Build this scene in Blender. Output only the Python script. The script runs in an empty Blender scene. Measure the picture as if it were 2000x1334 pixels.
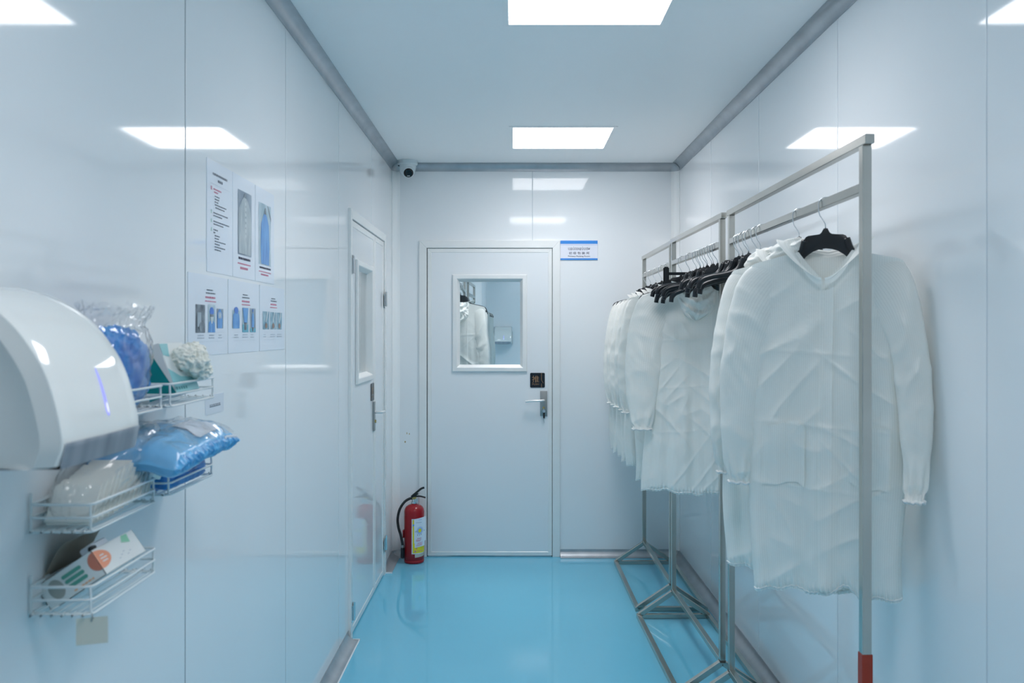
import bpy, bmesh, math, random
from mathutils import Vector, Matrix, noise

scene = bpy.context.scene
C = scene.collection
PI = math.pi

# ------------------------------------------------------------------ camera
cam_data = bpy.data.cameras.new('camera')
cam = bpy.data.objects.new('camera', cam_data)
C.objects.link(cam)
cam.location = (0, 0, 1.502)
cam.rotation_euler = (PI / 2, 0, 0)
cam_data.sensor_width = 36.0
cam_data.lens = 36.0 * 1725 / 2000
cam_data.shift_y = -0.010
cam_data.clip_start = 0.02
cam_data.dof.use_dof = True
cam_data.dof.focus_distance = 4.6
cam_data.dof.aperture_fstop = 5.6
scene.camera = cam

# ------------------------------------------------------------------ world, exposure
world = bpy.data.worlds.new('world')
scene.world = world
world.use_nodes = True
world.node_tree.nodes['Background'].inputs[0].default_value = (0.5, 0.6, 0.7, 1)
world.node_tree.nodes['Background'].inputs[1].default_value = 0.1
vs = scene.view_settings
vs.view_transform = 'Standard'
vs.look = 'None'
vs.exposure = 0.33
vs.gamma = 1.0
vs.use_curve_mapping = False
scene.cycles.max_bounces = 10
scene.cycles.diffuse_bounces = 8
scene.cycles.glossy_bounces = 3
scene.cycles.transmission_bounces = 4
scene.cycles.transparent_max_bounces = 12
scene.cycles.caustics_reflective = False
scene.cycles.caustics_refractive = False
scene.cycles.use_light_tree = False
LAMP_COLOR = (0.985, 0.975, 1.0)
LAMP_STRENGTH = 7.2
LAMP_BEAM = 3.2      # watts of the downward beam of each panel

# ------------------------------------------------------------------ room numbers (metres)
XL, XR, YB, YR, ZC = -0.795, 1.11, 5.887, -1.75, 2.616
COVE = 0.045

# ------------------------------------------------------------------ materials
def mat(name, color, rough=0.5, metal=0.0, spec=0.5, **kw):
    m = bpy.data.materials.new(name)
    m.use_nodes = True
    b = m.node_tree.nodes['Principled BSDF']
    b.inputs['Base Color'].default_value = (*color, 1)
    b.inputs['Roughness'].default_value = rough
    b.inputs['Metallic'].default_value = metal
    b.inputs['Specular IOR Level'].default_value = spec
    for k, v in kw.items():
        b.inputs[k.replace('_', ' ')].default_value = v
    return m

def nodes_of(m):
    return m.node_tree.nodes, m.node_tree.links, m.node_tree.nodes['Principled BSDF']

def add_noise_color(m, scale, c1, c2, detail=3, coord='Object', lo=0.35, hi=0.65, stretch=(1, 1, 1)):
    n, l, b = nodes_of(m)
    tc = n.new('ShaderNodeTexCoord'); mp = n.new('ShaderNodeMapping')
    mp.inputs['Scale'].default_value = stretch
    nz = n.new('ShaderNodeTexNoise'); nz.inputs['Scale'].default_value = scale; nz.inputs['Detail'].default_value = detail
    cr = n.new('ShaderNodeValToRGB')
    cr.color_ramp.elements[0].position = lo; cr.color_ramp.elements[1].position = hi
    cr.color_ramp.elements[0].color = (*c1, 1); cr.color_ramp.elements[1].color = (*c2, 1)
    l.new(tc.outputs[coord], mp.inputs[0]); l.new(mp.outputs[0], nz.inputs[0])
    l.new(nz.outputs[0], cr.inputs[0]); l.new(cr.outputs[0], b.inputs['Base Color'])
    return m

def add_bump(m, scale, strength, dist, detail=2, stretch=(1, 1, 1), coord='Object'):
    n, l, b = nodes_of(m)
    tc = n.new('ShaderNodeTexCoord'); mp = n.new('ShaderNodeMapping')
    mp.inputs['Scale'].default_value = stretch
    nz = n.new('ShaderNodeTexNoise'); nz.inputs['Scale'].default_value = scale; nz.inputs['Detail'].default_value = detail
    bp = n.new('ShaderNodeBump'); bp.inputs['Strength'].default_value = strength; bp.inputs['Distance'].default_value = dist
    l.new(tc.outputs[coord], mp.inputs[0]); l.new(mp.outputs[0], nz.inputs[0])
    l.new(nz.outputs[0], bp.inputs['Height']); l.new(bp.outputs[0], b.inputs['Normal'])
    return m

M = {}
M['panel'] = add_bump(mat('panel_white', (0.845, 0.865, 0.878), 0.055, 0, 0.5), 1.3, 0.12, 0.002, 1)
M['joint'] = mat('joint_grey', (0.20, 0.235, 0.26), 0.6)
M['joint_pale'] = mat('joint_pale_grey', (0.62, 0.66, 0.69), 0.5)
M['door_skin'] = add_bump(mat('door_skin', (0.825, 0.85, 0.868), 0.075, 0, 0.5), 1.5, 0.12, 0.002, 1)
M['ceiling'] = mat('ceiling_white', (0.95, 0.955, 0.955), 0.4, 0, 0.3)
M['floor'] = add_bump(add_noise_color(mat('floor_epoxy', (0.08, 0.4, 0.6), 0.06, 0, 0.5), 1.2, (0.16, 0.54, 0.73), (0.175, 0.56, 0.75)), 2.2, 0.05, 0.003, 1)
M['cove'] = add_noise_color(mat('cove_aluminium', (0.5, 0.55, 0.6), 0.38, 0.55, 0.5), 8, (0.44, 0.47, 0.50), (0.52, 0.55, 0.58), 4)
M['cove_white'] = mat('cove_white', (0.93, 0.935, 0.93), 0.4, 0.0)
M['alu'] = add_noise_color(mat('door_aluminium', (0.7, 0.75, 0.78), 0.32, 0.15, 0.5), 6, (0.86, 0.865, 0.85), (0.89, 0.89, 0.875), 2)
M['sealant'] = mat('sealant_white', (0.85, 0.88, 0.9), 0.5)
M['gasket'] = mat('gasket_dark', (0.10, 0.12, 0.13), 0.6)
M['steel'] = add_noise_color(mat('rack_steel', (0.45, 0.45, 0.42), 0.27, 1.0, 0.5), 3, (0.52, 0.505, 0.46), (0.60, 0.585, 0.54), 3)
M['weld'] = mat('weld_dark', (0.12, 0.10, 0.08), 0.5, 0.6)
M['red_tape'] = mat('red_tape', (0.35, 0.03, 0.01), 0.5)
M['chrome'] = mat('chrome', (0.75, 0.77, 0.78), 0.14, 1.0)
M['satin'] = mat('satin_nickel', (0.42, 0.42, 0.41), 0.35, 0.9)
M['brass'] = mat('brass', (0.6, 0.45, 0.16), 0.3, 0.9)
M['lever'] = mat('lever_silver', (0.85, 0.85, 0.84), 0.22, 0.3)
M['black_plastic'] = mat('hanger_black', (0.006, 0.008, 0.011), 0.28, 0, 0.5)
M['black_rubber'] = mat('rubber_black', (0.012, 0.014, 0.016), 0.5)
M['sign_black'] = mat('sign_black', (0.008, 0.012, 0.02), 0.25)
M['gold'] = mat('sign_gold', (0.35, 0.2, 0.1), 0.4, 0.3)
M['sign_white'] = mat('sign_white', (0.80, 0.82, 0.90), 0.2)
M['sign_blue'] = mat('sign_blue', (0.05, 0.27, 0.75), 0.25)
M['sign_pale'] = mat('sign_pale_blue', (0.4, 0.55, 0.85), 0.25)
M['ink'] = mat('ink_black', (0.03, 0.03, 0.07), 0.5)
M['ink_soft'] = mat('ink_grey', (0.16, 0.19, 0.23), 0.5)
M['ink_pale'] = mat('ink_pale', (0.42, 0.48, 0.55), 0.5)
M['ink_red'] = mat('ink_red', (0.66, 0.22, 0.32), 0.5)
M['ink_green'] = mat('ink_green', (0.35, 0.6, 0.5), 0.5)
M['paper'] = mat('poster_paper', (0.78, 0.83, 0.90), 0.16, 0, 0.5)
M['white_plastic'] = mat('dryer_white', (0.82, 0.835, 0.815), 0.06, 0, 0.5)
M['dryer_side_shaded'] = mat('dryer_white_shaded', (0.57, 0.60, 0.595), 0.25, 0, 0.4)  # cover white darkened: shade of the side faces put into the colour
M['dryer_chrome'] = add_noise_color(mat('dryer_chrome', (0.6, 0.62, 0.68), 0.22, 0.35), 9, (0.60, 0.63, 0.70), (0.85, 0.87, 0.92), 1, stretch=(0.2, 3, 0.1))
M['dark_hole'] = mat('dark_vent', (0.03, 0.035, 0.04), 0.6)
M['wire_white'] = mat('wire_white', (0.74, 0.78, 0.78), 0.35)
M['red_paint'] = mat('extinguisher_red', (0.36, 0.006, 0.012), 0.16, 0, 0.5)
M['yellow'] = mat('label_yellow', (0.85, 0.72, 0.02), 0.35)
M['label_white'] = mat('label_white', (0.72, 0.76, 0.82), 0.4)
M['label_beige'] = mat('label_beige', (0.5, 0.48, 0.42), 0.5)
M['note_beige'] = mat('note_beige', (0.62, 0.62, 0.54), 0.6)
M['camera_white'] = mat('camera_white', (0.68, 0.74, 0.76), 0.35)
M['lens_black'] = mat('lens_black', (0.004, 0.005, 0.008), 0.1)
M['card_white'] = mat('card_white', (0.74, 0.77, 0.76), 0.4)
M['card_inside'] = add_noise_color(mat('card_inside', (0.5, 0.45, 0.38), 0.8), 6, (0.50, 0.47, 0.41), (0.60, 0.57, 0.51))
M['card_hole'] = mat('card_hole', (0.36, 0.38, 0.35), 0.8)
M['orange'] = mat('print_orange', (0.80, 0.30, 0.17), 0.4)
M['orange_shaded'] = mat('print_orange_shaded', (0.62, 0.20, 0.13), 0.4)  # same orange print, with the shade of the carton end painted in
M['orange_light'] = mat('print_orange_light', (0.85, 0.45, 0.22), 0.4)
M['green'] = mat('print_green', (0.10, 0.36, 0.28), 0.4)
M['green_light'] = mat('print_green_light', (0.25, 0.6, 0.4), 0.4)
M['teal'] = mat('box_teal', (0.0, 0.24, 0.25), 0.4)
M['teal_light'] = mat('box_teal_light', (0.25, 0.55, 0.58), 0.35)
M['latex'] = add_noise_color(mat('glove_cream', (0.75, 0.73, 0.62), 0.55, **{'Subsurface_Weight': 0.0}), 20, (0.80, 0.79, 0.71), (0.88, 0.87, 0.81))
M['blue_film'] = add_noise_color(mat('bag_blue', (0.05, 0.3, 0.75), 0.5), 14, (0.0, 0.14, 0.52), (0.01, 0.34, 0.75), 4)
M['blue_sheet'] = add_noise_color(mat('pack_blue', (0.12, 0.45, 0.75), 0.22, 0, 0.6), 10, (0.12, 0.42, 0.72), (0.20, 0.52, 0.82), 3)
M['blue_frill'] = add_noise_color(mat('pack_blue_frill', (0.06, 0.35, 0.7), 0.3), 45, (0.02, 0.22, 0.52), (0.14, 0.48, 0.82), 4)
M['blue_dark'] = add_noise_color(mat('pack_blue_dark', (0.01, 0.17, 0.5), 0.3), 25, (0.005, 0.11, 0.38), (0.02, 0.24, 0.62), 4)
M['pleat_white'] = mat('pleat_white', (0.74, 0.75, 0.71), 0.6)
M['photo_grey'] = add_noise_color(mat('photo_grey', (0.3, 0.36, 0.42), 0.3), 9, (0.18, 0.25, 0.33), (0.38, 0.46, 0.52))
M['photo_coat'] = add_noise_color(mat('photo_coat', (0.42, 0.48, 0.5), 0.3), 25, (0.33, 0.41, 0.45), (0.52, 0.58, 0.60), 3, stretch=(1, 3, 0.6))
M['photo_pale'] = add_noise_color(mat('photo_pale', (0.4, 0.55, 0.62), 0.3), 12, (0.30, 0.45, 0.52), (0.50, 0.62, 0.68))
M['photo_blue'] = add_noise_color(mat('photo_blue', (0.08, 0.3, 0.68), 0.3), 25, (0.06, 0.25, 0.62), (0.13, 0.40, 0.76), 3, stretch=(1, 3, 0.5))
M['photo_deep'] = mat('photo_deep_blue', (0.03, 0.18, 0.62), 0.3)
M['photo_teal'] = mat('photo_teal', (0.10, 0.42, 0.55), 0.3)
M['photo_dark'] = add_noise_color(mat('photo_dark', (0.1, 0.12, 0.16), 0.3), 30, (0.05, 0.07, 0.10), (0.26, 0.32, 0.37), 3)
M['photo_skin'] = mat('photo_skin', (0.30, 0.20, 0.16), 0.4)
M['photo_light'] = mat('photo_light', (0.62, 0.68, 0.70), 0.4)
M['photo_steel'] = add_noise_color(mat('photo_steel', (0.2, 0.36, 0.46), 0.3), 30, (0.12, 0.28, 0.38), (0.34, 0.52, 0.60), 2)
M['glue'] = mat('glue_brown', (0.45, 0.32, 0.14), 0.5)
M['camera_grey'] = mat('camera_print', (0.4, 0.42, 0.42), 0.4)

def emission(name, color, strength):
    m = bpy.data.materials.new(name); m.use_nodes = True
    n = m.node_tree.nodes; n.clear()
    e = n.new('ShaderNodeEmission'); o = n.new('ShaderNodeOutputMaterial')
    e.inputs[0].default_value = (*color, 1); e.inputs[1].default_value = strength
    m.node_tree.links.new(e.outputs[0], o.inputs[0])
    return m
M['lamp'] = emission('lamp_diffuser', LAMP_COLOR, LAMP_STRENGTH)
M['lamp_added'] = emission('added_lamp_next_room', LAMP_COLOR, LAMP_STRENGTH * 1.25)  # stronger emission for the lamps added behind the window glass
M['led'] = emission('led_blue', (0.30, 0.33, 1.0), 1.1)
M['led_tip'] = emission('led_white', (0.8, 0.85, 1.0), 1.3)

def film(name, tint, gloss, rough=0.12, body=0.0):
    """thin clear plastic: mostly see-through, shiny at its creases, a little milky"""
    m = bpy.data.materials.new(name); m.use_nodes = True
    n = m.node_tree.nodes; l = m.node_tree.links; n.clear()
    o = n.new('ShaderNodeOutputMaterial'); t = n.new('ShaderNodeBsdfTransparent'); t.inputs[0].default_value = (*tint, 1)
    g = n.new('ShaderNodeBsdfGlossy'); g.inputs['Roughness'].default_value = rough
    d = n.new('ShaderNodeBsdfDiffuse'); d.inputs[0].default_value = (0.8, 0.84, 0.85, 1)
    lw = n.new('ShaderNodeLayerWeight'); lw.inputs[0].default_value = 0.5
    fr = n.new('ShaderNodeMath'); fr.operation = 'POWER'; fr.inputs[1].default_value = 4.0; l.new(lw.outputs['Facing'], fr.inputs[0])
    ml = n.new('ShaderNodeMath'); ml.operation = 'MULTIPLY_ADD'; ml.inputs[1].default_value = 1.0; ml.inputs[2].default_value = gloss; ml.use_clamp = True
    m1 = n.new('ShaderNodeMixShader'); m1.inputs[0].default_value = body
    m2 = n.new('ShaderNodeMixShader')
    l.new(t.outputs[0], m1.inputs[1]); l.new(d.outputs[0], m1.inputs[2])
    l.new(fr.outputs[0], ml.inputs[0]); l.new(ml.outputs[0], m2.inputs[0])
    l.new(m1.outputs[0], m2.inputs[1]); l.new(g.outputs[0], m2.inputs[2]); l.new(m2.outputs[0], o.inputs[0])
    return m
M['film'] = film('clear_film', (0.99, 0.99, 1.0), 0.055, 0.10, 0.03)
M['film_milky'] = film('milky_film', (0.98, 0.985, 0.985), 0.05, 0.12, 0.02)
M['glass'] = film('window_glass', (0.95, 0.98, 0.985), 0.04, 0.0, 0.0)

def fabric():
    m = bpy.data.materials.new('coat_fabric'); m.use_nodes = True
    n = m.node_tree.nodes; l = m.node_tree.links
    b = n['Principled BSDF']; out = n['Material Output']
    uv = n.new('ShaderNodeTexCoord'); sep = n.new('ShaderNodeSeparateXYZ'); l.new(uv.outputs['UV'], sep.inputs[0])
    mu = n.new('ShaderNodeMath'); mu.operation = 'MULTIPLY'; mu.inputs[1].default_value = 2 * PI / 0.0062; l.new(sep.outputs[0], mu.inputs[0])
    sn = n.new('ShaderNodeMath'); sn.operation = 'SINE'; l.new(mu.outputs[0], sn.inputs[0])
    cr = n.new('ShaderNodeValToRGB'); l.new(sn.outputs[0], cr.inputs[0])
    cr.color_ramp.elements[0].position = 0.35; cr.color_ramp.elements[0].color = (0.95, 0.95, 0.918, 1)
    cr.color_ramp.elements[1].position = 0.95; cr.color_ramp.elements[1].color = (0.865, 0.868, 0.838, 1)
    l.new(cr.outputs[0], b.inputs['Base Color'])
    b.inputs['Roughness'].default_value = 0.33; b.inputs['Specular IOR Level'].default_value = 0.5
    nz = n.new('ShaderNodeTexNoise'); nz.inputs['Scale'].default_value = 22; nz.inputs['Detail'].default_value = 3
    l.new(uv.outputs['Object'], nz.inputs[0])
    bp = n.new('ShaderNodeBump'); bp.inputs['Strength'].default_value = 0.5; bp.inputs['Distance'].default_value = 0.005
    l.new(nz.outputs[0], bp.inputs['Height']); l.new(bp.outputs[0], b.inputs['Normal'])
    tr = n.new('ShaderNodeBsdfTranslucent'); tr.inputs[0].default_value = (0.93, 0.94, 0.89, 1)
    mx = n.new('ShaderNodeMixShader'); mx.inputs[0].default_value = 0.24
    l.new(b.outputs[0], mx.inputs[1]); l.new(tr.outputs[0], mx.inputs[2]); l.new(mx.outputs[0], out.inputs[0])
    return m
M['fabric'] = fabric()
M['elastic'] = add_bump(mat('coat_elastic', (0.84, 0.84, 0.82), 0.55), 60, 0.5, 0.003)

# ------------------------------------------------------------------ mesh helpers
def link(name, me, parent=None, loc=(0, 0, 0), rot=(0, 0, 0)):
    o = bpy.data.objects.new(name, me); C.objects.link(o)
    o.location = loc; o.rotation_euler = rot
    if parent is not None:
        o.parent = parent
    return o

def finish(bm, name, m, parent=None, smooth=None, loc=(0, 0, 0), rot=(0, 0, 0), recalc=True):
    if recalc:
        bmesh.ops.recalc_face_normals(bm, faces=bm.faces)
    me = bpy.data.meshes.new(name)
    bm.to_mesh(me); bm.free()
    me.materials.append(m if not isinstance(m, str) else M[m])
    if smooth is not None:
        for p in me.polygons: p.use_smooth = True
        if smooth < 180:
            me.set_sharp_from_angle(angle=math.radians(smooth))
    return link(name, me, parent, loc, rot)

def B():
    return bmesh.new()

def box(bm, x0, x1, y0, y1, z0, z1, bev=0.0, seg=1, mtx=None):
    v = [bm.verts.new(p) for p in ((x0, y0, z0), (x1, y0, z0), (x1, y1, z0), (x0, y1, z0), (x0, y0, z1), (x1, y0, z1), (x1, y1, z1), (x0, y1, z1))]
    fs = [bm.faces.new([v[i] for i in q]) for q in ((3, 2, 1, 0), (4, 5, 6, 7), (0, 1, 5, 4), (1, 2, 6, 5), (2, 3, 7, 6), (3, 0, 4, 7))]
    if mtx is not None:
        for q in v: q.co = mtx @ q.co
    if bev:
        es = list({e for f in fs for e in f.edges})
        bmesh.ops.bevel(bm, geom=es, offset=bev, segments=seg, affect='EDGES', clamp_overlap=True)
    return bm

def bar(bm, p, q, w, h=None, up=(0, 0, 1), ext=0.0, bev=0.0):
    """square tube from p to q"""
    p = Vector(p); q = Vector(q); d = (q - p); L = d.length; d.normalize()
    up = Vector(up)
    if abs(d.dot(up)) > 0.99: up = Vector((0, 1, 0))
    s = d.cross(up).normalized(); u = s.cross(d)
    mtx = Matrix((( s.x, d.x, u.x, p.x), (s.y, d.y, u.y, p.y), (s.z, d.z, u.z, p.z), (0, 0, 0, 1)))
    h = h or w
    return box(bm, -w / 2, w / 2, -ext, L + ext, -h / 2, h / 2, bev, 1, mtx)

def catmull(pts, n=8, closed=False):
    pts = [Vector(p) for p in pts]; out = []
    N = len(pts)
    rng = range(N if closed else N - 1)
    for i in rng:
        p0 = pts[(i - 1) % N] if (closed or i > 0) else pts[0] * 2 - pts[1]
        p1 = pts[i]; p2 = pts[(i + 1) % N]
        p3 = pts[(i + 2) % N] if (closed or i + 2 < N) else pts[-1] * 2 - pts[-2]
        for k in range(n):
            t = k / n
            out.append(0.5 * ((2 * p1) + (p2 - p0) * t + (2 * p0 - 5 * p1 + 4 * p2 - p3) * t * t + (3 * p1 - p0 - 3 * p2 + p3) * t ** 3))
    if not closed: out.append(pts[-1])
    return out

def tube(bm, pts, r, seg=8, closed=False, caps=True, flat=1.0):
    pts = [Vector(p) for p in pts]; N = len(pts); rings = []; prev = None
    for i, p in enumerate(pts):
        if closed: t = pts[(i + 1) % N] - pts[i - 1]
        else: t = pts[min(i + 1, N - 1)] - pts[max(i - 1, 0)]
        if t.length < 1e-9: t = Vector((0, 0, 1))
        t.normalize()
        if prev is None:
            a = Vector((0, 0, 1)) if abs(t.z) < 0.9 else Vector((1, 0, 0))
            nrm = (a - t * a.dot(t)).normalized()
        else:
            nrm = (prev - t * prev.dot(t)).normalized()
        prev = nrm; bn = t.cross(nrm)
        rr = r(i / (N - 1)) if callable(r) else r
        rings.append([bm.verts.new(p + nrm * (rr * math.cos(2 * PI * k / seg)) + bn * (rr * flat * math.sin(2 * PI * k / seg))) for k in range(seg)])
    for i in range(N if closed else N - 1):
        a, b = rings[i], rings[(i + 1) % N]
        for k in range(seg):
            bm.faces.new((a[k], a[(k + 1) % seg], b[(k + 1) % seg], b[k]))
    if caps and not closed:
        bm.faces.new(rings[0][::-1]); bm.faces.new(rings[-1])
    return bm

def lathe(bm, prof, seg=32, origin=(0, 0, 0), caps=True):
    o = Vector(origin); rings = []
    for r, z in prof:
        rings.append([bm.verts.new(o + Vector((r * math.cos(2 * PI * k / seg), r * math.sin(2 * PI * k / seg), z))) for k in range(seg)])
    for a, b in zip(rings, rings[1:]):
        for k in range(seg):
            bm.faces.new((a[k], a[(k + 1) % seg], b[(k + 1) % seg], b[k]))
    if caps:
        bm.faces.new(rings[0][::-1]); bm.faces.new(rings[-1])
    return bm

def frame_map(axis):
    """maps (u, v, n) of a face plane to world: left wall looks +X, back wall looks -Y, right wall looks -X"""
    return {'left': lambda u, v, n: Vector((n, u, v)),
            'right': lambda u, v, n: Vector((-n, u, v)),
            'back': lambda u, v, n: Vector((u, -n, v)),
            'rear': lambda u, v, n: Vector((u, n, v)),
            'up': lambda u, v, n: Vector((u, v, n)),
            'down': lambda u, v, n: Vector((u, v, -n))}[axis]

def prism(bm, outline, n0, n1, mp, bev=0.0, bev_seg=2):
    """extrude an outline (u, v) from n0 to n1 and soften its front edges"""
    a = [bm.verts.new(mp(u, v, n0)) for u, v in outline]
    b = [bm.verts.new(mp(u, v, n1)) for u, v in outline]
    N = len(outline); fr = bm.faces.new(b); bm.faces.new(a[::-1])
    for i in range(N):
        bm.faces.new((a[i], a[(i + 1) % N], b[(i + 1) % N], b[i]))
    if bev:
        bmesh.ops.bevel(bm, geom=list(fr.edges), offset=bev, segments=bev_seg, affect='EDGES', profile=0.5)
    return bm

def sweep_profile(bm, prof, path_fn, stations, caps=True):
    """prof: list of (a, b); path_fn(t, a, b) -> point"""
    rings = [[bm.verts.new(path_fn(t, a, b)) for a, b in prof] for t in stations]
    for r0, r1 in zip(rings, rings[1:]):
        for k in range(len(prof) - 1):
            bm.faces.new((r0[k], r0[k + 1], r1[k + 1], r1[k]))
        bm.faces.new((r0[-1], r0[0], r1[0], r1[-1]))
    if caps:
        bm.faces.new(rings[0]); bm.faces.new(rings[-1][::-1])
    return bm

def rects(bm, items, mp, n):
    for u0, u1, v0, v1 in items:
        bm.faces.new([bm.verts.new(mp(*p, n)) for p in ((u0, v0), (u1, v0), (u1, v1), (u0, v1))])
    return bm

def polys(bm, items, mp, n):
    for pts in items:
        bm.faces.new([bm.verts.new(mp(u, v, n)) for u, v in pts])
    return bm

def ellipse(cx, cy, rx, ry, n=20, a0=0, a1=2 * PI):
    full = abs(a1 - a0 - 2 * PI) < 1e-6
    k = n if full else n + 1
    return [(cx + rx * math.cos(a0 + (a1 - a0) * i / n), cy + ry * math.sin(a0 + (a1 - a0) * i / n)) for i in range(k)]

def thing(name, label, cat, loc=(0, 0, 0), rot=(0, 0, 0), group=None):
    o = bpy.data.objects.new(name, None); C.objects.link(o)
    o.empty_display_size = 0.05
    o.location = loc; o.rotation_euler = rot
    o['label'] = label; o['category'] = cat
    if group: o['group'] = group
    return o

def tag(o, label, cat, group=None):
    o['label'] = label; o['category'] = cat
    if group: o['group'] = group
    return o

def struct(o, label=None, cat=None):
    o['kind'] = 'structure'
    if label: o['label'] = label
    if cat: o['category'] = cat
    return o

def shell(name, label, cat):
    o = bpy.data.objects.new(name, None); C.objects.link(o); o.empty_display_size = 0.05
    return struct(o, label, cat)

def copy_tree(o, parent=None):
    c = o.copy(); C.objects.link(c); c.parent = parent
    for ch in list(o.children):
        copy_tree(ch, c)
    return c

def text_mesh(name, body, size, m, parent, mtx, width=None, spacing=1.0, bold=0.0):
    cu = bpy.data.curves.new(name, 'FONT'); cu.body = body; cu.size = size
    cu.align_x = 'CENTER'; cu.align_y = 'CENTER'; cu.space_character = spacing; cu.offset = bold
    o = bpy.data.objects.new(name, cu); C.objects.link(o)
    dg = bpy.context.evaluated_depsgraph_get(); dg.update()
    me = bpy.data.meshes.new_from_object(o.evaluated_get(dg))
    bpy.data.objects.remove(o); bpy.data.curves.remove(cu)
    if len(me.vertices):
        xs = [v.co.x for v in me.vertices]; ys = [v.co.y for v in me.vertices]
        cx, cy = (min(xs) + max(xs)) / 2, (min(ys) + max(ys)) / 2
        k = (width / (max(xs) - min(xs))) if width else 1
        for v in me.vertices:
            v.co = mtx @ Vector(((v.co.x - cx) * k, (v.co.y - cy), 0))
    me.materials.clear(); me.materials.append(M[m]); me.name = name
    return link(name, me, parent)

# ================================================================== SETTING
def wall_panel(parent, outline, plane, mp, thick=0.02, m='panel'):
    bm = B(); prism(bm, outline, plane - thick, plane, mp, 0.0014, 2)
    o = finish(bm, 'wall_panel', m, parent, smooth=60)
    w = o.modifiers.new('normals', 'WEIGHTED_NORMAL'); w.keep_sharp = True; w.weight = 90
    return o

def rect_outline(u0, u1, v0, v1):
    return [(u0, v0), (u1, v0), (u1, v1), (u0, v1)]

G = 0.0032
# --- left wall: n = X
mpL = frame_map('left')
wl = shell('wall_left', 'left wall of glossy pale blue-grey cleanroom panels with the posters', 'wall')
seamsL = [YR, -0.70, 0.25, 1.20, 2.15, 3.103, 4.05, 4.995, YB]
DL0, DL1, DLZ = 4.300, 5.470, 2.080       # door opening in the left wall
for a, b in zip(seamsL, seamsL[1:]):
    a0, b0 = a + G, b - G
    if b < DL0 or a > DL1:
        ol = rect_outline(a0, b0, 0, ZC)
    elif a < DL0:
        ol = [(a0, 0), (DL0, 0), (DL0, DLZ), (b0, DLZ), (b0, ZC), (a0, ZC)]
    else:
        ol = [(DL1, 0), (b0, 0), (b0, ZC), (a0, ZC), (a0, DLZ), (DL1, DLZ)]
    wall_panel(wl, ol, XL, mpL)
bm = B(); prism(bm, [(YR, 0), (DL0, 0), (DL0, DLZ), (DL1, DLZ), (DL1, 0), (YB + 0.05, 0), (YB + 0.05, ZC), (YR, ZC)], XL - 0.05, XL - 0.0016, mpL)
finish(bm, 'wall_core', 'joint', wl)

# --- right wall
mpR = frame_map('right')
wr = shell('wall_right', 'right wall of glossy pale blue-grey cleanroom panels behind the garment racks', 'wall')
seamsR = [YR, -0.76, 0.18, 1.12, 2.065, 3.011, 3.973, 4.93, YB]
for a, b in zip(seamsR, seamsR[1:]):
    wall_panel(wr, rect_outline(a + G, b - G, 0, ZC), -XR, mpR)
bm = B(); box(bm, XR + 0.0016, XR + 0.05, YR, YB + 0.05, 0, ZC); finish(bm, 'wall_core', 'joint_pale', wr)

# --- back wall
mpB = frame_map('back')
wb = shell('wall_back', 'end wall of pale blue-grey panels with the windowed door', 'wall')
DB0, DB1, DBZ = -0.600, 0.302, 2.085
sB = 0.1365
wall_panel(wb, [(XL, 0), (DB0, 0), (DB0, DBZ), (sB - 0.0025, DBZ), (sB - 0.0025, ZC), (XL, ZC)], -YB, mpB)
wall_panel(wb, [(DB1, 0), (XR, 0), (XR, ZC), (sB + 0.0025, ZC), (sB + 0.0025, DBZ), (DB1, DBZ)], -YB, mpB)
bm = B(); prism(bm, [(XL - 0.05, 0), (DB0, 0), (DB0, DBZ), (DB1, DBZ), (DB1, 0), (XR + 0.05, 0), (XR + 0.05, ZC), (XL - 0.05, ZC)], -YB - 0.05, -YB - 0.0016, mpB)
finish(bm, 'wall_core', 'joint_pale', wb)
for gx, gz, gw, gh in ((-0.700, 0.822, 0.006, 0.014), (-0.684, 0.818, 0.006, 0.011), (-0.712, 0.765, 0.010, 0.012)):
    bm = B(); polys(bm, [ellipse(gx, gz, gw / 2, gh / 2, 10)], mpB, -YB + 0.0006); finish(bm, 'glue_mark', 'glue', wb)

# --- rear wall behind the viewpoint
bm = B(); box(bm, XL - 0.05, XR + 0.05, YR - 0.05, YR, 0, ZC)
struct(finish(bm, 'wall_rear', 'panel'), 'plain pale panel wall behind the viewpoint', 'wall')
# --- floor and ceiling
bm = B(); box(bm, XL - 0.05, XR + 0.05, YR - 0.05, YB + 0.05, -0.05, 0)
struct(finish(bm, 'floor', 'floor'), 'glossy sky-blue epoxy floor of the corridor', 'floor')

# lamp openings in the ceiling
LW, LIT = 0.592, 0.548
LAMPS = [(0.280, 5.091), (0.262, 2.923), (0.262, 0.75)]
bm = B()
xs = sorted({XL - 0.05, XR + 0.05} | {x - LW / 2 + 0.01 for x, y in LAMPS[:1]} | {x + LW / 2 - 0.01 for x, y in LAMPS[:1]})
ys = [YR - 0.05]
y_prev = YR - 0.05
for x, y in sorted(LAMPS, key=lambda t: t[1]):
    a, b = y - LW / 2 + 0.01, y + LW / 2 - 0.01
    box(bm, XL - 0.05, XR + 0.05, y_prev, a, ZC, ZC + 0.05)
    box(bm, XL - 0.05, x - LW / 2 + 0.01, a, b, ZC, ZC + 0.05)
    box(bm, x + LW / 2 - 0.01, XR + 0.05, a, b, ZC, ZC + 0.05)
    y_prev = b
box(bm, XL - 0.05, XR + 0.05, y_prev, YB + 0.05, ZC, ZC + 0.05)
struct(finish(bm, 'ceiling', 'ceiling'), 'smooth pale blue ceiling with flush square light panels', 'ceiling')

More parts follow.
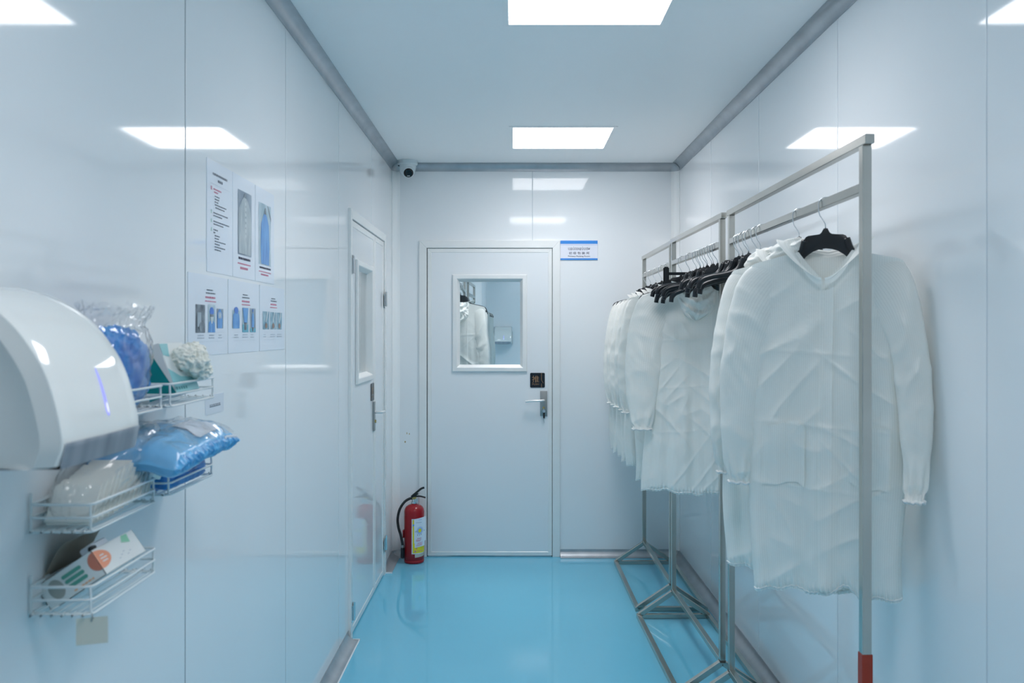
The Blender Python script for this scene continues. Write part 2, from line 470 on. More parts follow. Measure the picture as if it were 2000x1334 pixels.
def ceiling_light(x, y, label, lampmat='lamp', z=ZC):
    t = thing('ceiling_light', label, 'light', (x, y, z), group='flush square ceiling lights')
    mp = frame_map('down')
    h = LW / 2; i = LIT / 2
    bm = B()
    for ol in ([(-h, -h), (h, -h), (i, -i), (-i, -i)], [(h, -h), (h, h), (i, i), (i, -i)], [(h, h), (-h, h), (-i, i), (i, i)], [(-h, h), (-h, -h), (-i, -i), (-i, i)]):
        prism(bm, ol, -0.02, 0.004, mp)
    finish(bm, 'frame', 'cove_white', t)
    bm = B(); prism(bm, rect_outline(-i, i, -i, i), -0.012, -0.001, mp); finish(bm, 'diffuser', lampmat, t)
    bm = B(); prism(bm, rect_outline(-h + 0.012, h - 0.012, -h + 0.012, h - 0.012), -0.05, -0.02, mp); finish(bm, 'housing', 'cove_white', t)
    ld = bpy.data.lights.new('panel_beam', 'AREA'); ld.shape = 'SQUARE'; ld.size = LIT - 0.01
    ld.energy = LAMP_BEAM * (1.0 if lampmat == 'lamp' else 1.3); ld.color = LAMP_COLOR; ld.spread = math.radians(140)
    lo = bpy.data.objects.new('panel_beam', ld); C.objects.link(lo); lo.location = (0, 0, -0.003); lo.parent = t
    return t
ceiling_light(*LAMPS[0], 'far square ceiling light panel nearest the end door')
ceiling_light(*LAMPS[1], 'near square ceiling light panel cut off by the top of the picture')
ceiling_light(*LAMPS[2], 'square ceiling light panel above the viewpoint')

# --- coves: concave quarter-round strips
def cove_profile(c=COVE, n=8):
    """(a: away from wall, b: away from floor or ceiling) with the hollow facing the room"""
    pts = [(c - c * math.sin(PI / 2 * i / n), c - c * math.cos(PI / 2 * i / n)) for i in range(n + 1)]
    # from (c, 0) to (0, c), bowed toward the corner
    return [(0, 0), (c + 0.004, 0), (c + 0.004, 0.002)] + pts[1:-1] + [(0.002, c + 0.004), (0, c + 0.004)]
CP = cove_profile()
def cove(name, label, fn, t0, t1, m='cove', cap_t=None):
    bm = B(); sweep_profile(bm, CP, fn, (t0, t1))
    o = finish(bm, name, m, None, smooth=35)
    return struct(o, label, 'trim')
e = 0.0005
cove('trim_1', 'grey aluminium cove along the left wall and ceiling', lambda t, a, b: Vector((XL + a + e, t, ZC - b - e)), YR, YB - COVE)
cove('trim_2', 'grey aluminium cove along the right wall and ceiling', lambda t, a, b: Vector((XR - a - e, t, ZC - b - e)), YR, YB - COVE)
cove('trim_3', 'grey aluminium cove along the end wall and ceiling', lambda t, a, b: Vector((t, YB - a - e, ZC - b - e)), XL + COVE, XR - COVE)
cove('trim_4', 'pale vertical cove in the left back corner beside the extinguisher', lambda t, a, b: Vector((XL + a + e, YB - b - e, t)), COVE, ZC - COVE, 'cove_white')
cove('trim_5', 'pale vertical cove in the right back corner', lambda t, a, b: Vector((XR - a - e, YB - b - e, t)), COVE, ZC - COVE, 'cove_white')
def corner_piece(name, label, cx, cy, cz, m):
    bm = B(); s = COVE + 0.004
    sx = 1 if cx < 0 else -1; sz = 1 if cz < 1 else -1
    n = 6; g = []
    for i in range(n + 1):
        row = []
        for j in range(n + 1):
            th = PI / 2 * i / n; ph = PI / 2 * j / n
            d = Vector((math.cos(ph) * math.sin(th), math.sin(ph) * math.sin(th), math.cos(th)))
            p = Vector((s, s, s)) - d * s
            row.append(bm.verts.new((cx + sx * (p.x + e), cy - p.y - e, cz + sz * (p.z + e))))
        g.append(row)
    for i in range(n):
        for j in range(n):
            q = [g[i][j], g[i + 1][j], g[i + 1][j + 1], g[i][j + 1]]
            q2 = []
            for v in q:
                if all((v.co - w.co).length > 1e-7 for w in q2): q2.append(v)
            if len(q2) > 2: bm.faces.new(q2)
    bmesh.ops.remove_doubles(bm, verts=bm.verts, dist=1e-6)
    r = bmesh.ops.solidify(bm, geom=list(bm.faces), thickness=0.002)
    return struct(finish(bm, name, m, None, smooth=40), label, 'trim')
corner_piece('trim_6', 'grey corner piece of the cove above the camera dome', XL, YB, ZC, 'cove')
corner_piece('trim_7', 'grey corner piece of the cove at the right back of the ceiling', XR, YB, ZC, 'cove')
cove('baseboard_left', 'grey aluminium cove skirting along the left wall before the double door', lambda t, a, b: Vector((XL + a + e, t, b + e)), YR, 4.292)
cove('baseboard_left_far', 'short grey cove skirting between the double door and the back corner', lambda t, a, b: Vector((XL + a + e, t, b + e)), 5.478, YB)
cove('baseboard_right', 'grey aluminium cove skirting along the right wall behind the racks', lambda t, a, b: Vector((XR - a - e, t, b + e)), YR, YB)
cove('baseboard_back', 'grey cove skirting on the end wall right of the door', lambda t, a, b: Vector((t, YB - a - e, b + e)), 0.322, XR - COVE)
cove('baseboard_back_left', 'short grey cove skirting behind the fire extinguisher', lambda t, a, b: Vector((t, YB - a - e, b + e)), XL + COVE, -0.620)
bm = B()
box(bm, XL + COVE + 0.005, XL + COVE + 0.011, YR, 4.30, 0.0002, 0.003)
box(bm, XL + 0.004, XL + COVE + 0.011, 4.292, 4.298, 0.0002, 0.006)
struct(finish(bm, 'trim_8', 'sealant'), 'thin white sealant bead along the left skirting', 'trim')
bm = B(); box(bm, XL + 0.004, XL + COVE + 0.008, 5.470, 5.4775, 0.0002, 0.008)
struct(finish(bm, 'trim_9', 'sealant'), 'white sealant edge of the skirting past the double door', 'trim')

# ================================================================== DOORS
def mitre_frame(bm, u0, u1, v0, v1, w, n0, n1, mp, bottom=True, bev=0.0):
    i0, i1, j0, j1 = u0 + w, u1 - w, v0 + (w if bottom else 0), v1 - w
    parts = [[(u0, v0), (i0, j0), (i0, j1), (u0, v1)], [(u0, v1), (i0, j1), (i1, j1), (u1, v1)], [(u1, v1), (i1, j1), (i1, j0), (u1, v0)]]
    if bottom: parts.append([(u1, v0), (i1, j0), (i0, j0), (u0, v0)])
    for ol in parts: prism(bm, ol, n0, n1, mp, bev, 1)

def window_unit(parent, u0, u1, v0, v1, plane, mp):
    """aluminium window frame: flat lip, then a chamfer falling inward to the glass"""
    bm = B()
    steps = [(0.0, plane + 0.000), (0.0, plane + 0.010), (0.004, plane + 0.013), (0.026, plane + 0.013), (0.030, plane + 0.010), (0.046, plane - 0.020), (0.046, plane - 0.030)]
    rings = []
    for ins, n in steps:
        rings.append([bm.verts.new(mp(u, v, n)) for u, v in ((u0 + ins, v0 + ins), (u1 - ins, v0 + ins), (u1 - ins, v1 - ins), (u0 + ins, v1 - ins))])
    for a, b in zip(rings, rings[1:]):
        for k in range(4): bm.faces.new((a[k], a[(k + 1) % 4], b[(k + 1) % 4], b[k]))
    finish(bm, 'window_frame', 'alu', parent)
    bm = B(); prism(bm, rect_outline(u0 + 0.04, u1 - 0.04, v0 + 0.04, v1 - 0.04), plane - 0.026, plane - 0.021, mp)
    finish(bm, 'window_pane', 'glass', parent)
    # same frame on the far side
    bm = B(); mitre_frame(bm, u0, u1, v0, v1, 0.045, plane - 0.062, plane - 0.028, mp); finish(bm, 'window_frame', 'alu', parent)

def leaf(parent, u0, u1, v0, v1, plane, mp, win=None, edge=0.026):
    """door leaf: skin (with a hole) and an aluminium edging"""
    bm = B(); i = edge - 0.001
    if win:
        a, b, c, d = win; a += 0.02; b -= 0.02; c += 0.02; d -= 0.02
        for r in ((u0 + i, a, v0 + i, v1 - i), (b, u1 - i, v0 + i, v1 - i), (a, b, v0 + i, c), (a, b, d, v1 - i)):
            prism(bm, rect_outline(*r), plane - 0.045, plane - 0.003, mp)
    else:
        prism(bm, rect_outline(u0 + i, u1 - i, v0 + i, v1 - i), plane - 0.045, plane - 0.003, mp)
    bmesh.ops.remove_doubles(bm, verts=bm.verts, dist=1e-5)
    finish(bm, 'leaf', 'door_skin', parent)
    bm = B(); mitre_frame(bm, u0, u1, v0, v1, edge, plane - 0.047, plane, mp, True, 0.002); finish(bm, 'leaf_edging', 'alu', parent)

def lock_handle(parent, u, v, plane, mp, lever_dir, keys=False):
    bm = B(); prism(bm, rect_outline(u - 0.0235, u + 0.0235, v - 0.106, v + 0.060), plane, plane + 0.009, mp, 0.002)
    plate = finish(bm, 'handle_plate', 'satin', parent, smooth=40)
    bm = B()
    d = lever_dir
    pts = [mp(u, v, plane + 0.008), mp(u, v, plane + 0.035), mp(u + d * 0.006, v, plane + 0.047), mp(u + d * 0.03, v - 0.001, plane + 0.050), mp(u + d * 0.08, v - 0.003, plane + 0.049), mp(u + d * 0.122, v - 0.007, plane + 0.046)]
    tube(bm, catmull(pts, 6), 0.0075, 10); finish(bm, 'lever', 'lever', plate, smooth=50)
    bm = B(); tube(bm, [mp(u, v - 0.052, plane + 0.008), mp(u, v - 0.052, plane + 0.016)], 0.0085, 14); finish(bm, 'lock_cylinder', 'brass', plate, smooth=50)
    if keys:
        bm = B(); prism(bm, [(u - 0.002, v - 0.066), (u + 0.002, v - 0.066), (u + 0.002, v - 0.05), (u - 0.002, v - 0.05)], plane + 0.016, plane + 0.034, mp)
        prism(bm, ellipse(u, v - 0.072, 0.010, 0.010, 14), plane + 0.024, plane + 0.027, mp)
        finish(bm, 'key', 'chrome', plate)
        bm = B(); prism(bm, [(u - 0.004, v - 0.118), (u + 0.006, v - 0.120), (u + 0.008, v - 0.085), (u, v - 0.078), (u - 0.006, v - 0.09)], plane + 0.02, plane + 0.026, mp)
        finish(bm, 'key_tag', 'black_rubber', plate)
        bm = B(); tube(bm, catmull([mp(u - 0.003, v - 0.118, plane + 0.022), mp(u, v - 0.135, plane + 0.02), mp(u + 0.003, v - 0.15, plane + 0.018)], 4), 0.0012, 6)
        finish(bm, 'key_ring', 'satin', plate)
    return plate

def push_sign(u0, v0, s, plane, mp, label):
    t = thing('push_sign', label, 'sign')
    bm = B(); r = 0.007
    ol = []
    for cx, cy, a in ((u0 + s - r, v0 + r, -PI / 2), (u0 + s - r, v0 + s - r, 0), (u0 + r, v0 + s - r, PI / 2), (u0 + r, v0 + r, PI)):
        ol += [(cx + r * math.cos(a + PI / 2 * k / 4), cy + r * math.sin(a + PI / 2 * k / 4)) for k in range(5)]
    prism(bm, ol, plane, plane + 0.004, mp, 0.0008); finish(bm, 'plate', 'sign_black', t)
    o0 = mp(0, 0, 0); ux = mp(1, 0, 0) - o0; vx = mp(0, 1, 0) - o0; nx = mp(0, 0, 1) - o0
    def mt(u, v):
        p = mp(u, v, plane + 0.0046)
        return Matrix(((ux.x, vx.x, nx.x, p.x), (ux.y, vx.y, nx.y, p.y), (ux.z, vx.z, nx.z, p.z), (0, 0, 0, 1)))
    text_mesh('character', '推', 0.050, 'gold', t, mt(u0 + s * 0.375, v0 + s * 0.58), width=s * 0.48)
    text_mesh('lettering', 'PUSH', 0.017, 'gold', t, mt(u0 + s * 0.375, v0 + s * 0.235), width=s * 0.45)
    bm = B(); w = 0.0016
    a, b = u0 + s * 0.77, u0 + s * 0.90
    polys(bm, [[(a - w, v0 + s * 0.51), (a + w, v0 + s * 0.51), (a + w, v0 + s), (a - w, v0 + s)],
               [(a - w, v0), (a + w, v0), (a + w, v0 + s * 0.28), (a - w, v0 + s * 0.28)],
               [(a - w, v0 + s * 0.51), (b - w, v0 + s * 0.30), (b + w, v0 + s * 0.30), (a + w, v0 + s * 0.51)]], mp, plane + 0.0046)
    finish(bm, 'door_pictogram', 'gold', t)
    return t

# --- end door (door_1)
d1 = shell('door_1', 'closed pale grey end door with aluminium frame and viewing window', 'door')
bm = B(); mitre_frame(bm, -0.618, 0.320, 0.0, 2.106, 0.050, -YB - 0.06, -YB + 0.014, mpB, False, 0.002); finish(bm, 'casing', 'alu', d1)
bm = B(); mitre_frame(bm, -0.570, 0.274, 0.0, 2.060, 0.010, -YB - 0.045, -YB - 0.006, mpB, False); finish(bm, 'gasket', 'gasket', d1)
WB = (-0.395, 0.100, 1.233, 1.879)
leaf(d1, -0.563, 0.267, 0.008, 2.053, -YB + 0.006, mpB, WB)
window_unit(d1, *WB, -YB + 0.004, mpB)
lock_handle(d1, 0.211, 1.044, -YB + 0.004, mpB, -1, True)
push_sign(0.1205, 1.127, 0.098, -YB + 0.003, mpB, 'small black square push sign with gold character on the end door')

# --- left double door (door_2)
d2 = shell('door_2', 'closed unequal double door with a tall window in the left wall', 'door')
bm = B(); mitre_frame(bm, 4.286, 5.485, 0.0, 2.100, 0.045, XL - 0.06, XL + 0.014, mpL, False, 0.002); finish(bm, 'casing', 'alu', d2)
bm = B(); mitre_frame(bm, 4.328, 5.443, 0.0, 2.060, 0.010, XL - 0.045, XL - 0.004, mpL, False); finish(bm, 'gasket', 'gasket', d2)
WL = (4.463, 4.972, 1.232, 1.866)
leaf(d2, 4.336, 5.075, 0.008, 2.052, XL + 0.006, mpL, WL, 0.032)
leaf(d2, 5.080, 5.436, 0.008, 2.052, XL + 0.006, mpL, None, 0.032)
window_unit(d2, *WL, XL + 0.004, mpL)
lock_handle(d2, 5.040, 1.040, XL + 0.004, mpL, 1)
for yy, zs in ((4.331, (1.83, 0.13)), (5.441, (1.70, 0.20))):
    for zz in zs:
        bm = B(); tube(bm, [mpL(yy, zz - 0.045, XL + 0.020), mpL(yy, zz + 0.045, XL + 0.020)], 0.0065, 12)
        box(bm, XL + 0.013, XL + 0.0165, yy - 0.03, yy - 0.004, zz - 0.05, zz + 0.03)
        hg = finish(bm, 'hinge', 'chrome', d2, smooth=40)
        bm = B(); box(bm, XL + 0.006, XL + 0.010, yy + 0.004, yy + 0.026, zz - 0.05, zz + 0.03); finish(bm, 'hinge_leaf', 'alu', hg)
push_sign(4.950, 1.110, 0.098, XL + 0.003, mpL, 'small black square push sign on the left double door')

# --- room sign by the end door
rs = thing('room_sign', 'white and blue room name sign beside the end door frame', 'sign')
u0, u1, v0, v1 = 0.3225, 0.570, 1.977, 2.106
bm = B(); prism(bm, rect_outline(u0, u1, v0, v1), -YB, -YB + 0.006, mpB, 0.0008); finish(bm, 'plate', 'sign_white', rs)
n = -YB + 0.0066
bm = B(); rects(bm, [(u0, u1, v1 - 0.022, v1), (u0, u1, v0, v0 + 0.011)], mpB, n); finish(bm, 'blue_band', 'sign_blue', rs)
bm = B(); rects(bm, [(u0, u1, v1 - 0.030, v1 - 0.0275)], mpB, n); finish(bm, 'pale_line', 'sign_pale', rs)
def mtB(u, v, n):
    p = mpB(u, v, n); return Matrix(((1, 0, 0, p.x), (0, 0, -1, p.y), (0, 1, 0, p.z), (0, 0, 0, 1)))
cu = (u0 + u1) / 2
text_mesh('khmer_lettering', 'បនប់វេចខប់បឋម', 0.026, 'ink', rs, mtB(cu, 2.0545, n + 0.0004), width=0.146)
for dx, ch in ((-0.088 + 0.0, 'ទ'), (0.012, 'ច')):
    text_mesh('khmer_subscript', ch, 0.010, 'ink', rs, mtB(cu + dx * 0.6, 2.0435, n + 0.0004))
text_mesh('chinese_lettering', '初 级 包 装 间', 0.0185, 'ink', rs, mtB(cu, 2.0225, n + 0.0004), width=0.134)
text_mesh('english_lettering', 'Primary Packing Room', 0.0125, 'ink', rs, mtB(cu, 2.0005, n + 0.0004), width=0.146, bold=0.0001)

# ================================================================== ROOMS SEEN THROUGH THE GLASS
bm = B()
y0 = YB + 0.052
box(bm, -2.0, 1.6, y0, 12.6, -0.05, 0); struct(finish(bm, 'floor_next', 'floor'), 'blue floor of the room seen through the end door window', 'floor')
bm = B(); box(bm, -2.0, 1.6, y0, 12.6, ZC, ZC + 0.05); struct(finish(bm, 'ceiling_next', 'ceiling'), 'ceiling of the room seen through the end door window', 'ceiling')
bm = B(); box(bm, -0.36, 1.6, 12.5, 12.55, 0, ZC); struct(finish(bm, 'wall_next_back', 'panel'), 'far wall with hand dryer seen through the end door window', 'wall')
bm = B(); box(bm, -2.0, -0.36, 10.5, 10.55, 0, ZC); box(bm, -0.41, -0.36, 10.55, 12.55, 0, ZC)
struct(finish(bm, 'wall_next_left', 'panel'), 'nearer wall step behind the rack seen through the end door window', 'wall')
bm = B(); box(bm, -2.05, -2.0, y0, 10.5, 0, ZC); struct(finish(bm, 'wall_next_side', 'panel'), 'side wall of the next room beyond the end door', 'wall')
bm = B(); box(bm, 1.6, 1.65, y0, 12.55, 0, ZC); struct(finish(bm, 'wall_next_right', 'panel'), 'right wall of the next room beyond the end door', 'wall')
ceiling_light(0.10, 6.28, 'added unseen ceiling light panel lighting the coats beyond the end door', 'lamp_added', ZC - 0.004)  # added lamp, out of view, placed to reach the coat fronts
ceiling_light(-0.6, 9.3, 'added unseen ceiling light panel above the garment rack beyond the end door', 'lamp_added', ZC - 0.004)  # unseen lamp added to brighten the view around the far rack
ceiling_light(0.7, 10.6, 'added unseen ceiling light panel near the dryer beyond the end door', 'lamp_added', ZC - 0.004)  # unseen lamp added to brighten the far end of this room

bm = B()
box(bm, -2.6, XL - 0.052, 3.2, 8.2, -0.05, 0)
struct(finish(bm, 'floor_side', 'floor'), 'blue floor of the room behind the left double door', 'floor')
bm = B(); box(bm, -2.6, XL - 0.052, 3.2, 5.9, ZC, ZC + 0.05); struct(finish(bm, 'ceiling_side', 'ceiling'), 'ceiling of the room behind the left double door', 'ceiling')
bm = B(); box(bm, -2.0, XL - 0.052, 5.88, 5.93, 0, ZC); box(bm, -1.12, -1.07, 5.86, 5.88, 0, ZC)
struct(finish(bm, 'wall_side_back', 'panel'), 'panel wall seen through the tall left door window', 'wall')
bm = B(); box(bm, -2.05, -2.0, 3.2, 5.93, 0, ZC); box(bm, -2.0, XL - 0.052, 3.15, 3.2, 0, ZC)
struct(finish(bm, 'wall_side_left', 'panel'), 'far side wall of the room behind the left double door', 'wall')
ceiling_light(-1.4, 4.6, 'added unseen ceiling light panel of the room behind the left double door', 'lamp_added', ZC - 0.004)  # unseen lamp added to light what shows in the side window

# ================================================================== CLOTHES RACKS
RAIL_Z, TOP_Z, APEX = 1.860, 1.976, 0.143
def rack(label, far, near, group='stainless garment racks', tape=False, base=0.183):
    t = thing('garment_rack', label, 'clothes rack', (far[0], far[1], 0), group=group)
    f = Vector((0, 0, 0)); n = Vector((near[0] - far[0], near[1] - far[1], 0))
    d = n.normalized(); s = Vector((-d.y, d.x, 0)); W = 0.0235
    if s.x > 0: s = -s
    def seg(name, p, q, ext=0.0, up=(0, 0, 1), m='steel', w=W):
        bm = B(); bar(bm, p, q, w, w, up, ext, 0.0015); return finish(bm, name, m, t)
    for p in (f, n):
        seg('post', p + Vector((0, 0, APEX)), p + Vector((0, 0, TOP_Z - W / 2)), 0, d)
        for sg in (-1, 1):
            seg('slanted_foot', p + Vector((0, 0, APEX - 0.004)), p + s * (sg * base) + Vector((0, 0, W / 2 + 0.004)), 0)
        seg('cross_foot', p + s * base + Vector((0, 0, W / 2)), p - s * base + Vector((0, 0, W / 2)), W / 2)
        bm = B(); box(bm, p.x - W * 0.56, p.x + W * 0.56, p.y - W * 0.56, p.y + W * 0.56, APEX - 0.006, APEX + 0.008, 0.003); finish(bm, 'weld', 'weld', t)
    seg('top_rail', f + Vector((0, 0, TOP_Z)), n + Vector((0, 0, TOP_Z)), 0.03)
    seg('hanging_rail', f + d * (W / 2) + Vector((0, 0, RAIL_Z)), n - d * (W / 2) + Vector((0, 0, RAIL_Z)))
    seg('low_rail', f + d * (W / 2) + Vector((0, 0, APEX)), n - d * (W / 2) + Vector((0, 0, APEX)), 0, m='steel')
    for sg in (-1, 1):
        seg('floor_rail', f + s * (sg * base) + d * W / 2 + Vector((0, 0, W / 2)), n + s * (sg * base) - d * W / 2 + Vector((0, 0, W / 2)))
    if tape:
        bm = B(); bar(bm, n + Vector((0, 0, 0.40)), n + Vector((0, 0, 0.70)), W + 0.003, W + 0.003, d); finish(bm, 'red_tape', 'red_tape', t)
    return t
RK = {1: ((0.876, 3.527), (0.880, 2.200)), 2: ((0.846, 4.625), (0.866, 3.640)), 3: ((0.853, 5.700), (0.856, 4.745))}
rack('nearest stainless steel garment rack holding two long coats', *RK[1], tape=True)
rack('middle stainless steel garment rack crowded with empty black hangers', *RK[2])
rack('farthest stainless steel garment rack in the back corner', *RK[3])
def rail_point(k, y):
    (x0, y0), (x1, y1) = RK[k]
    t = (y - y0) / (y1 - y0)
    return Vector((x0 + (x1 - x0) * t, y, RAIL_Z))

# ------------------------------------------------------------------ hangers
def hanger_meshes():
    bm = B(); mp = frame_map('back')
    half = [(0.0055, -0.070), (0.0065, -0.076), (0.010, -0.083), (0.016, -0.0875), (0.046, -0.0885), (0.053, -0.092), (0.059, -0.101), (0.071, -0.134), (0.084, -0.143),
            (0.105, -0.150), (0.150, -0.161), (0.185, -0.169), (0.203, -0.178), (0.213, -0.192), (0.2155, -0.206), (0.211, -0.211),
            (0.203, -0.207), (0.198, -0.195), (0.186, -0.187), (0.150, -0.179), (0.105, -0.173), (0.080, -0.168), (0.066, -0.161),
            (0.050, -0.144), (0.034, -0.133), (0.018, -0.1275)]
    ol = [(-u, v) for u, v in half] + [(u, v) for u, v in reversed(half)]
    ol = [(0.0, -0.126)] + [(u, v) for u, v in reversed(half)] + [(-u, v) for u, v in half]
    # plateau sheet plus thicker outer rim
    prism(bm, ol, -0.005, 0.005, mp, 0.0015, 2)
    me1 = bpy.data.meshes.new('hanger_body'); bmesh.ops.recalc_face_normals(bm, faces=bm.faces); bm.to_mesh(me1); bm.free()
    for p in me1.polygons: p.use_smooth = True
    me1.set_sharp_from_angle(angle=math.radians(30)); me1.materials.append(M['black_plastic'])
    arms = []
    for sg in (-1, 1):
        bm = B()
        pts = [(sg * 0.055, 0, -0.100), (sg * 0.066, 0, -0.132), (sg * 0.085, 0, -0.151), (sg * 0.12, 0, -0.163), (sg * 0.16, 0, -0.172), (sg * 0.188, 0, -0.182), (sg * 0.203, 0, -0.197), (sg * 0.208, 0, -0.216)]
        tube(bm, catmull(pts, 5), 0.0098, 8)
        me3 = bpy.data.meshes.new('hanger_arm'); bmesh.ops.recalc_face_normals(bm, faces=bm.faces); bm.to_mesh(me3); bm.free()
        for p in me3.polygons: p.use_smooth = True
        me3.materials.append(M['black_plastic']); arms.append(me3)
    bm = B(); r = 0.0195; z0 = -0.002
    pts = [(r * math.cos(a), 0, z0 + r * math.sin(a)) for a in [math.radians(x) for x in range(-20, 190, 15)]]
    pts += [(-0.0190, 0, -0.018), (-0.0155, 0, -0.033), (-0.007, 0, -0.046), (-0.001, 0, -0.057), (0, 0, -0.074)]
    tube(bm, pts, 0.0016, 7)
    me2 = bpy.data.meshes.new('hanger_hook'); bmesh.ops.recalc_face_normals(bm, faces=bm.faces); bm.to_mesh(me2); bm.free()
    for p in me2.polygons: p.use_smooth = True
    me2.materials.append(M['chrome'])
    return me1, me2, arms
HB, HH, HA = hanger_meshes()
def hanger(pos, rz, label, group, tilt=0.0):
    t = thing('clothes_hanger', label, 'hanger', pos, (0, tilt, rz), group)
    link('hanger_body', HB, t); link('hook', HH, t)
    for a_ in HA: link('hanger_arm', a_, t)
    return t

# ------------------------------------------------------------------ coats
def smooth01(x):
    x = max(0.0, min(1.0, x)); return x * x * (3 - 2 * x)

class Coat:
    L = -0.955
    def __init__(self, seed, flare=0.03, fold=1.0, slit=False):
        self.s = seed; rnd = random.Random(seed)
        self.ph = [rnd.uniform(0, 6.28) for _ in range(8)]; self.flare = flare; self.fold = fold; self.slit = slit
        self.cz = [rnd.uniform(-0.30, -0.24), rnd.uniform(-0.50, -0.44), rnd.uniform(-0.72, -0.66)]
        self.cx = rnd.uniform(-0.09, 0.09)
    def ztop(self, x, side):
        a = abs(x)
        if a < 0.070:
            z = 0.002
            if side < 0: z -= 0.088 * (1 - a / 0.070) ** 0.9
            else: z -= 0.016 * (1 - (a / 0.070) ** 2)
        elif a < 0.190:
            z = 0.002 - 0.028 * ((a - 0.070) / 0.120)
        else:
            z = -0.026 - 0.045 * ((a - 0.190) / 0.026) ** 2
        return z
    def p(self, s, v, side):
        """side -1 is the front, +1 the back; s across -1..1, v down 0..1"""
        w = 0.216 + self.flare * smooth01(v * 1.2) - 0.012 * math.exp(-((v - 0.28) / 0.12) ** 2)
        w += 0.010 * math.sin(9 * v + self.ph[0] + (1.5 if s > 0 else 0)) * v
        x = s * w
        zt = self.ztop(s * 0.216, side)
        zh = self.L + 0.008 * math.sin(5 * s + self.ph[1]) + 0.004 * math.sin(17 * s + self.ph[2])
        if self.slit and side < 0: zh += 0.035 * math.exp(-((s - 0.25) / 0.18) ** 2)
        z = zt + (zh - zt) * v
        edge = max(0.0, 1 - abs(s) ** 6)
        T = 0.0185 + 0.026 * smooth01(v * 2.2)
        y = side * T * edge ** 0.5
        F = 0.017 * self.fold * smooth01((v - 0.05) * 1.5)
        e5 = edge ** 0.5
        k = self.ph[3] if side < 0 else self.ph[4]
        y += F * e5 * (0.62 * math.sin(6.5 * s + k + 1.2 * v) + 0.34 * math.sin(13 * s + self.ph[5] - 2.0 * v) + 0.18 * math.sin(27 * s + self.ph[6] + 3 * v))
        # creases: long pulled wrinkles in two diagonal directions
        al, ac = x * 0.80 + z * 0.60, -x * 0.60 + z * 0.80
        r = max(0, 1 - 3.0 * abs(noise.noise(Vector((al * 2.6 + self.s, ac * 10.0, side * 3.1 + self.s)))))
        pr = smooth01(0.5 + 1.6 * noise.noise(Vector((x * 4.0, z * 4.0 + self.s, side * 7.0))))
        y += side * 0.0080 * e5 * smooth01(v * 4) * pr * r ** 2
        al, ac = x * 0.72 - z * 0.69, x * 0.69 + z * 0.72
        r = max(0, 1 - 3.4 * abs(noise.noise(Vector((al * 2.2, ac * 13.0 + self.s, side * 2.0 + self.s * 2)))))
        y += side * 0.0055 * e5 * smooth01((v - 0.12) * 4) * (1 - pr) * r ** 2.5
        q2 = Vector((x * 22 + self.s * 3, z * 15 + x * 9, 5.0 * side))
        y += side * 0.0018 * e5 * smooth01(v * 3) * noise.noise(q2)
        q3 = Vector((x * 5 - self.s, z * 3.5, 9.0 * side))
        y += side * 0.008 * e5 * v * noise.noise(q3)
        for c in self.cz:
            y += side * 0.0030 * e5 * math.exp(-abs(z - c + 0.01 * math.sin(8 * x)) / 0.006)
        y += side * 0.002 * e5 * math.exp(-abs(x - self.cx) / 0.005) * smooth01(v * 3)
        # hem gathers
        g = smooth01((v - 0.955) / 0.03)
        y += e5 * 0.0035 * g * math.sin(95 * s + 3 * math.sin(7 * s)) - side * e5 * 0.008 * smooth01((v - 0.975) / 0.025)
        return Vector((x, y, z))

def grid_mesh(name, fn, us, vs, uvfn, m, both=None):
    """fn(u, v) -> Vector"""
    verts = []; faces = []; uvs = []
    nu, nv = len(us), len(vs)
    for v in vs:
        for u in us: verts.append(fn(u, v)); uvs.append(uvfn(u, v))
    for j in range(nv - 1):
        for i in range(nu - 1):
            a = j * nu + i; faces.append((a, a + 1, a + nu + 1, a + nu))
    me = bpy.data.meshes.new(name); me.from_pydata(verts, [], faces)
    ul = me.uv_layers.new(name='metric')
    for lp in me.loops: ul.data[lp.index].uv = uvs[lp.vertex_index]
    for p in me.polygons: p.use_smooth = True
    me.materials.append(M[m] if isinstance(m, str) else m)
    return me

def lin(a, b, n):
    return [a + (b - a) * i / (n - 1) for i in range(n)]

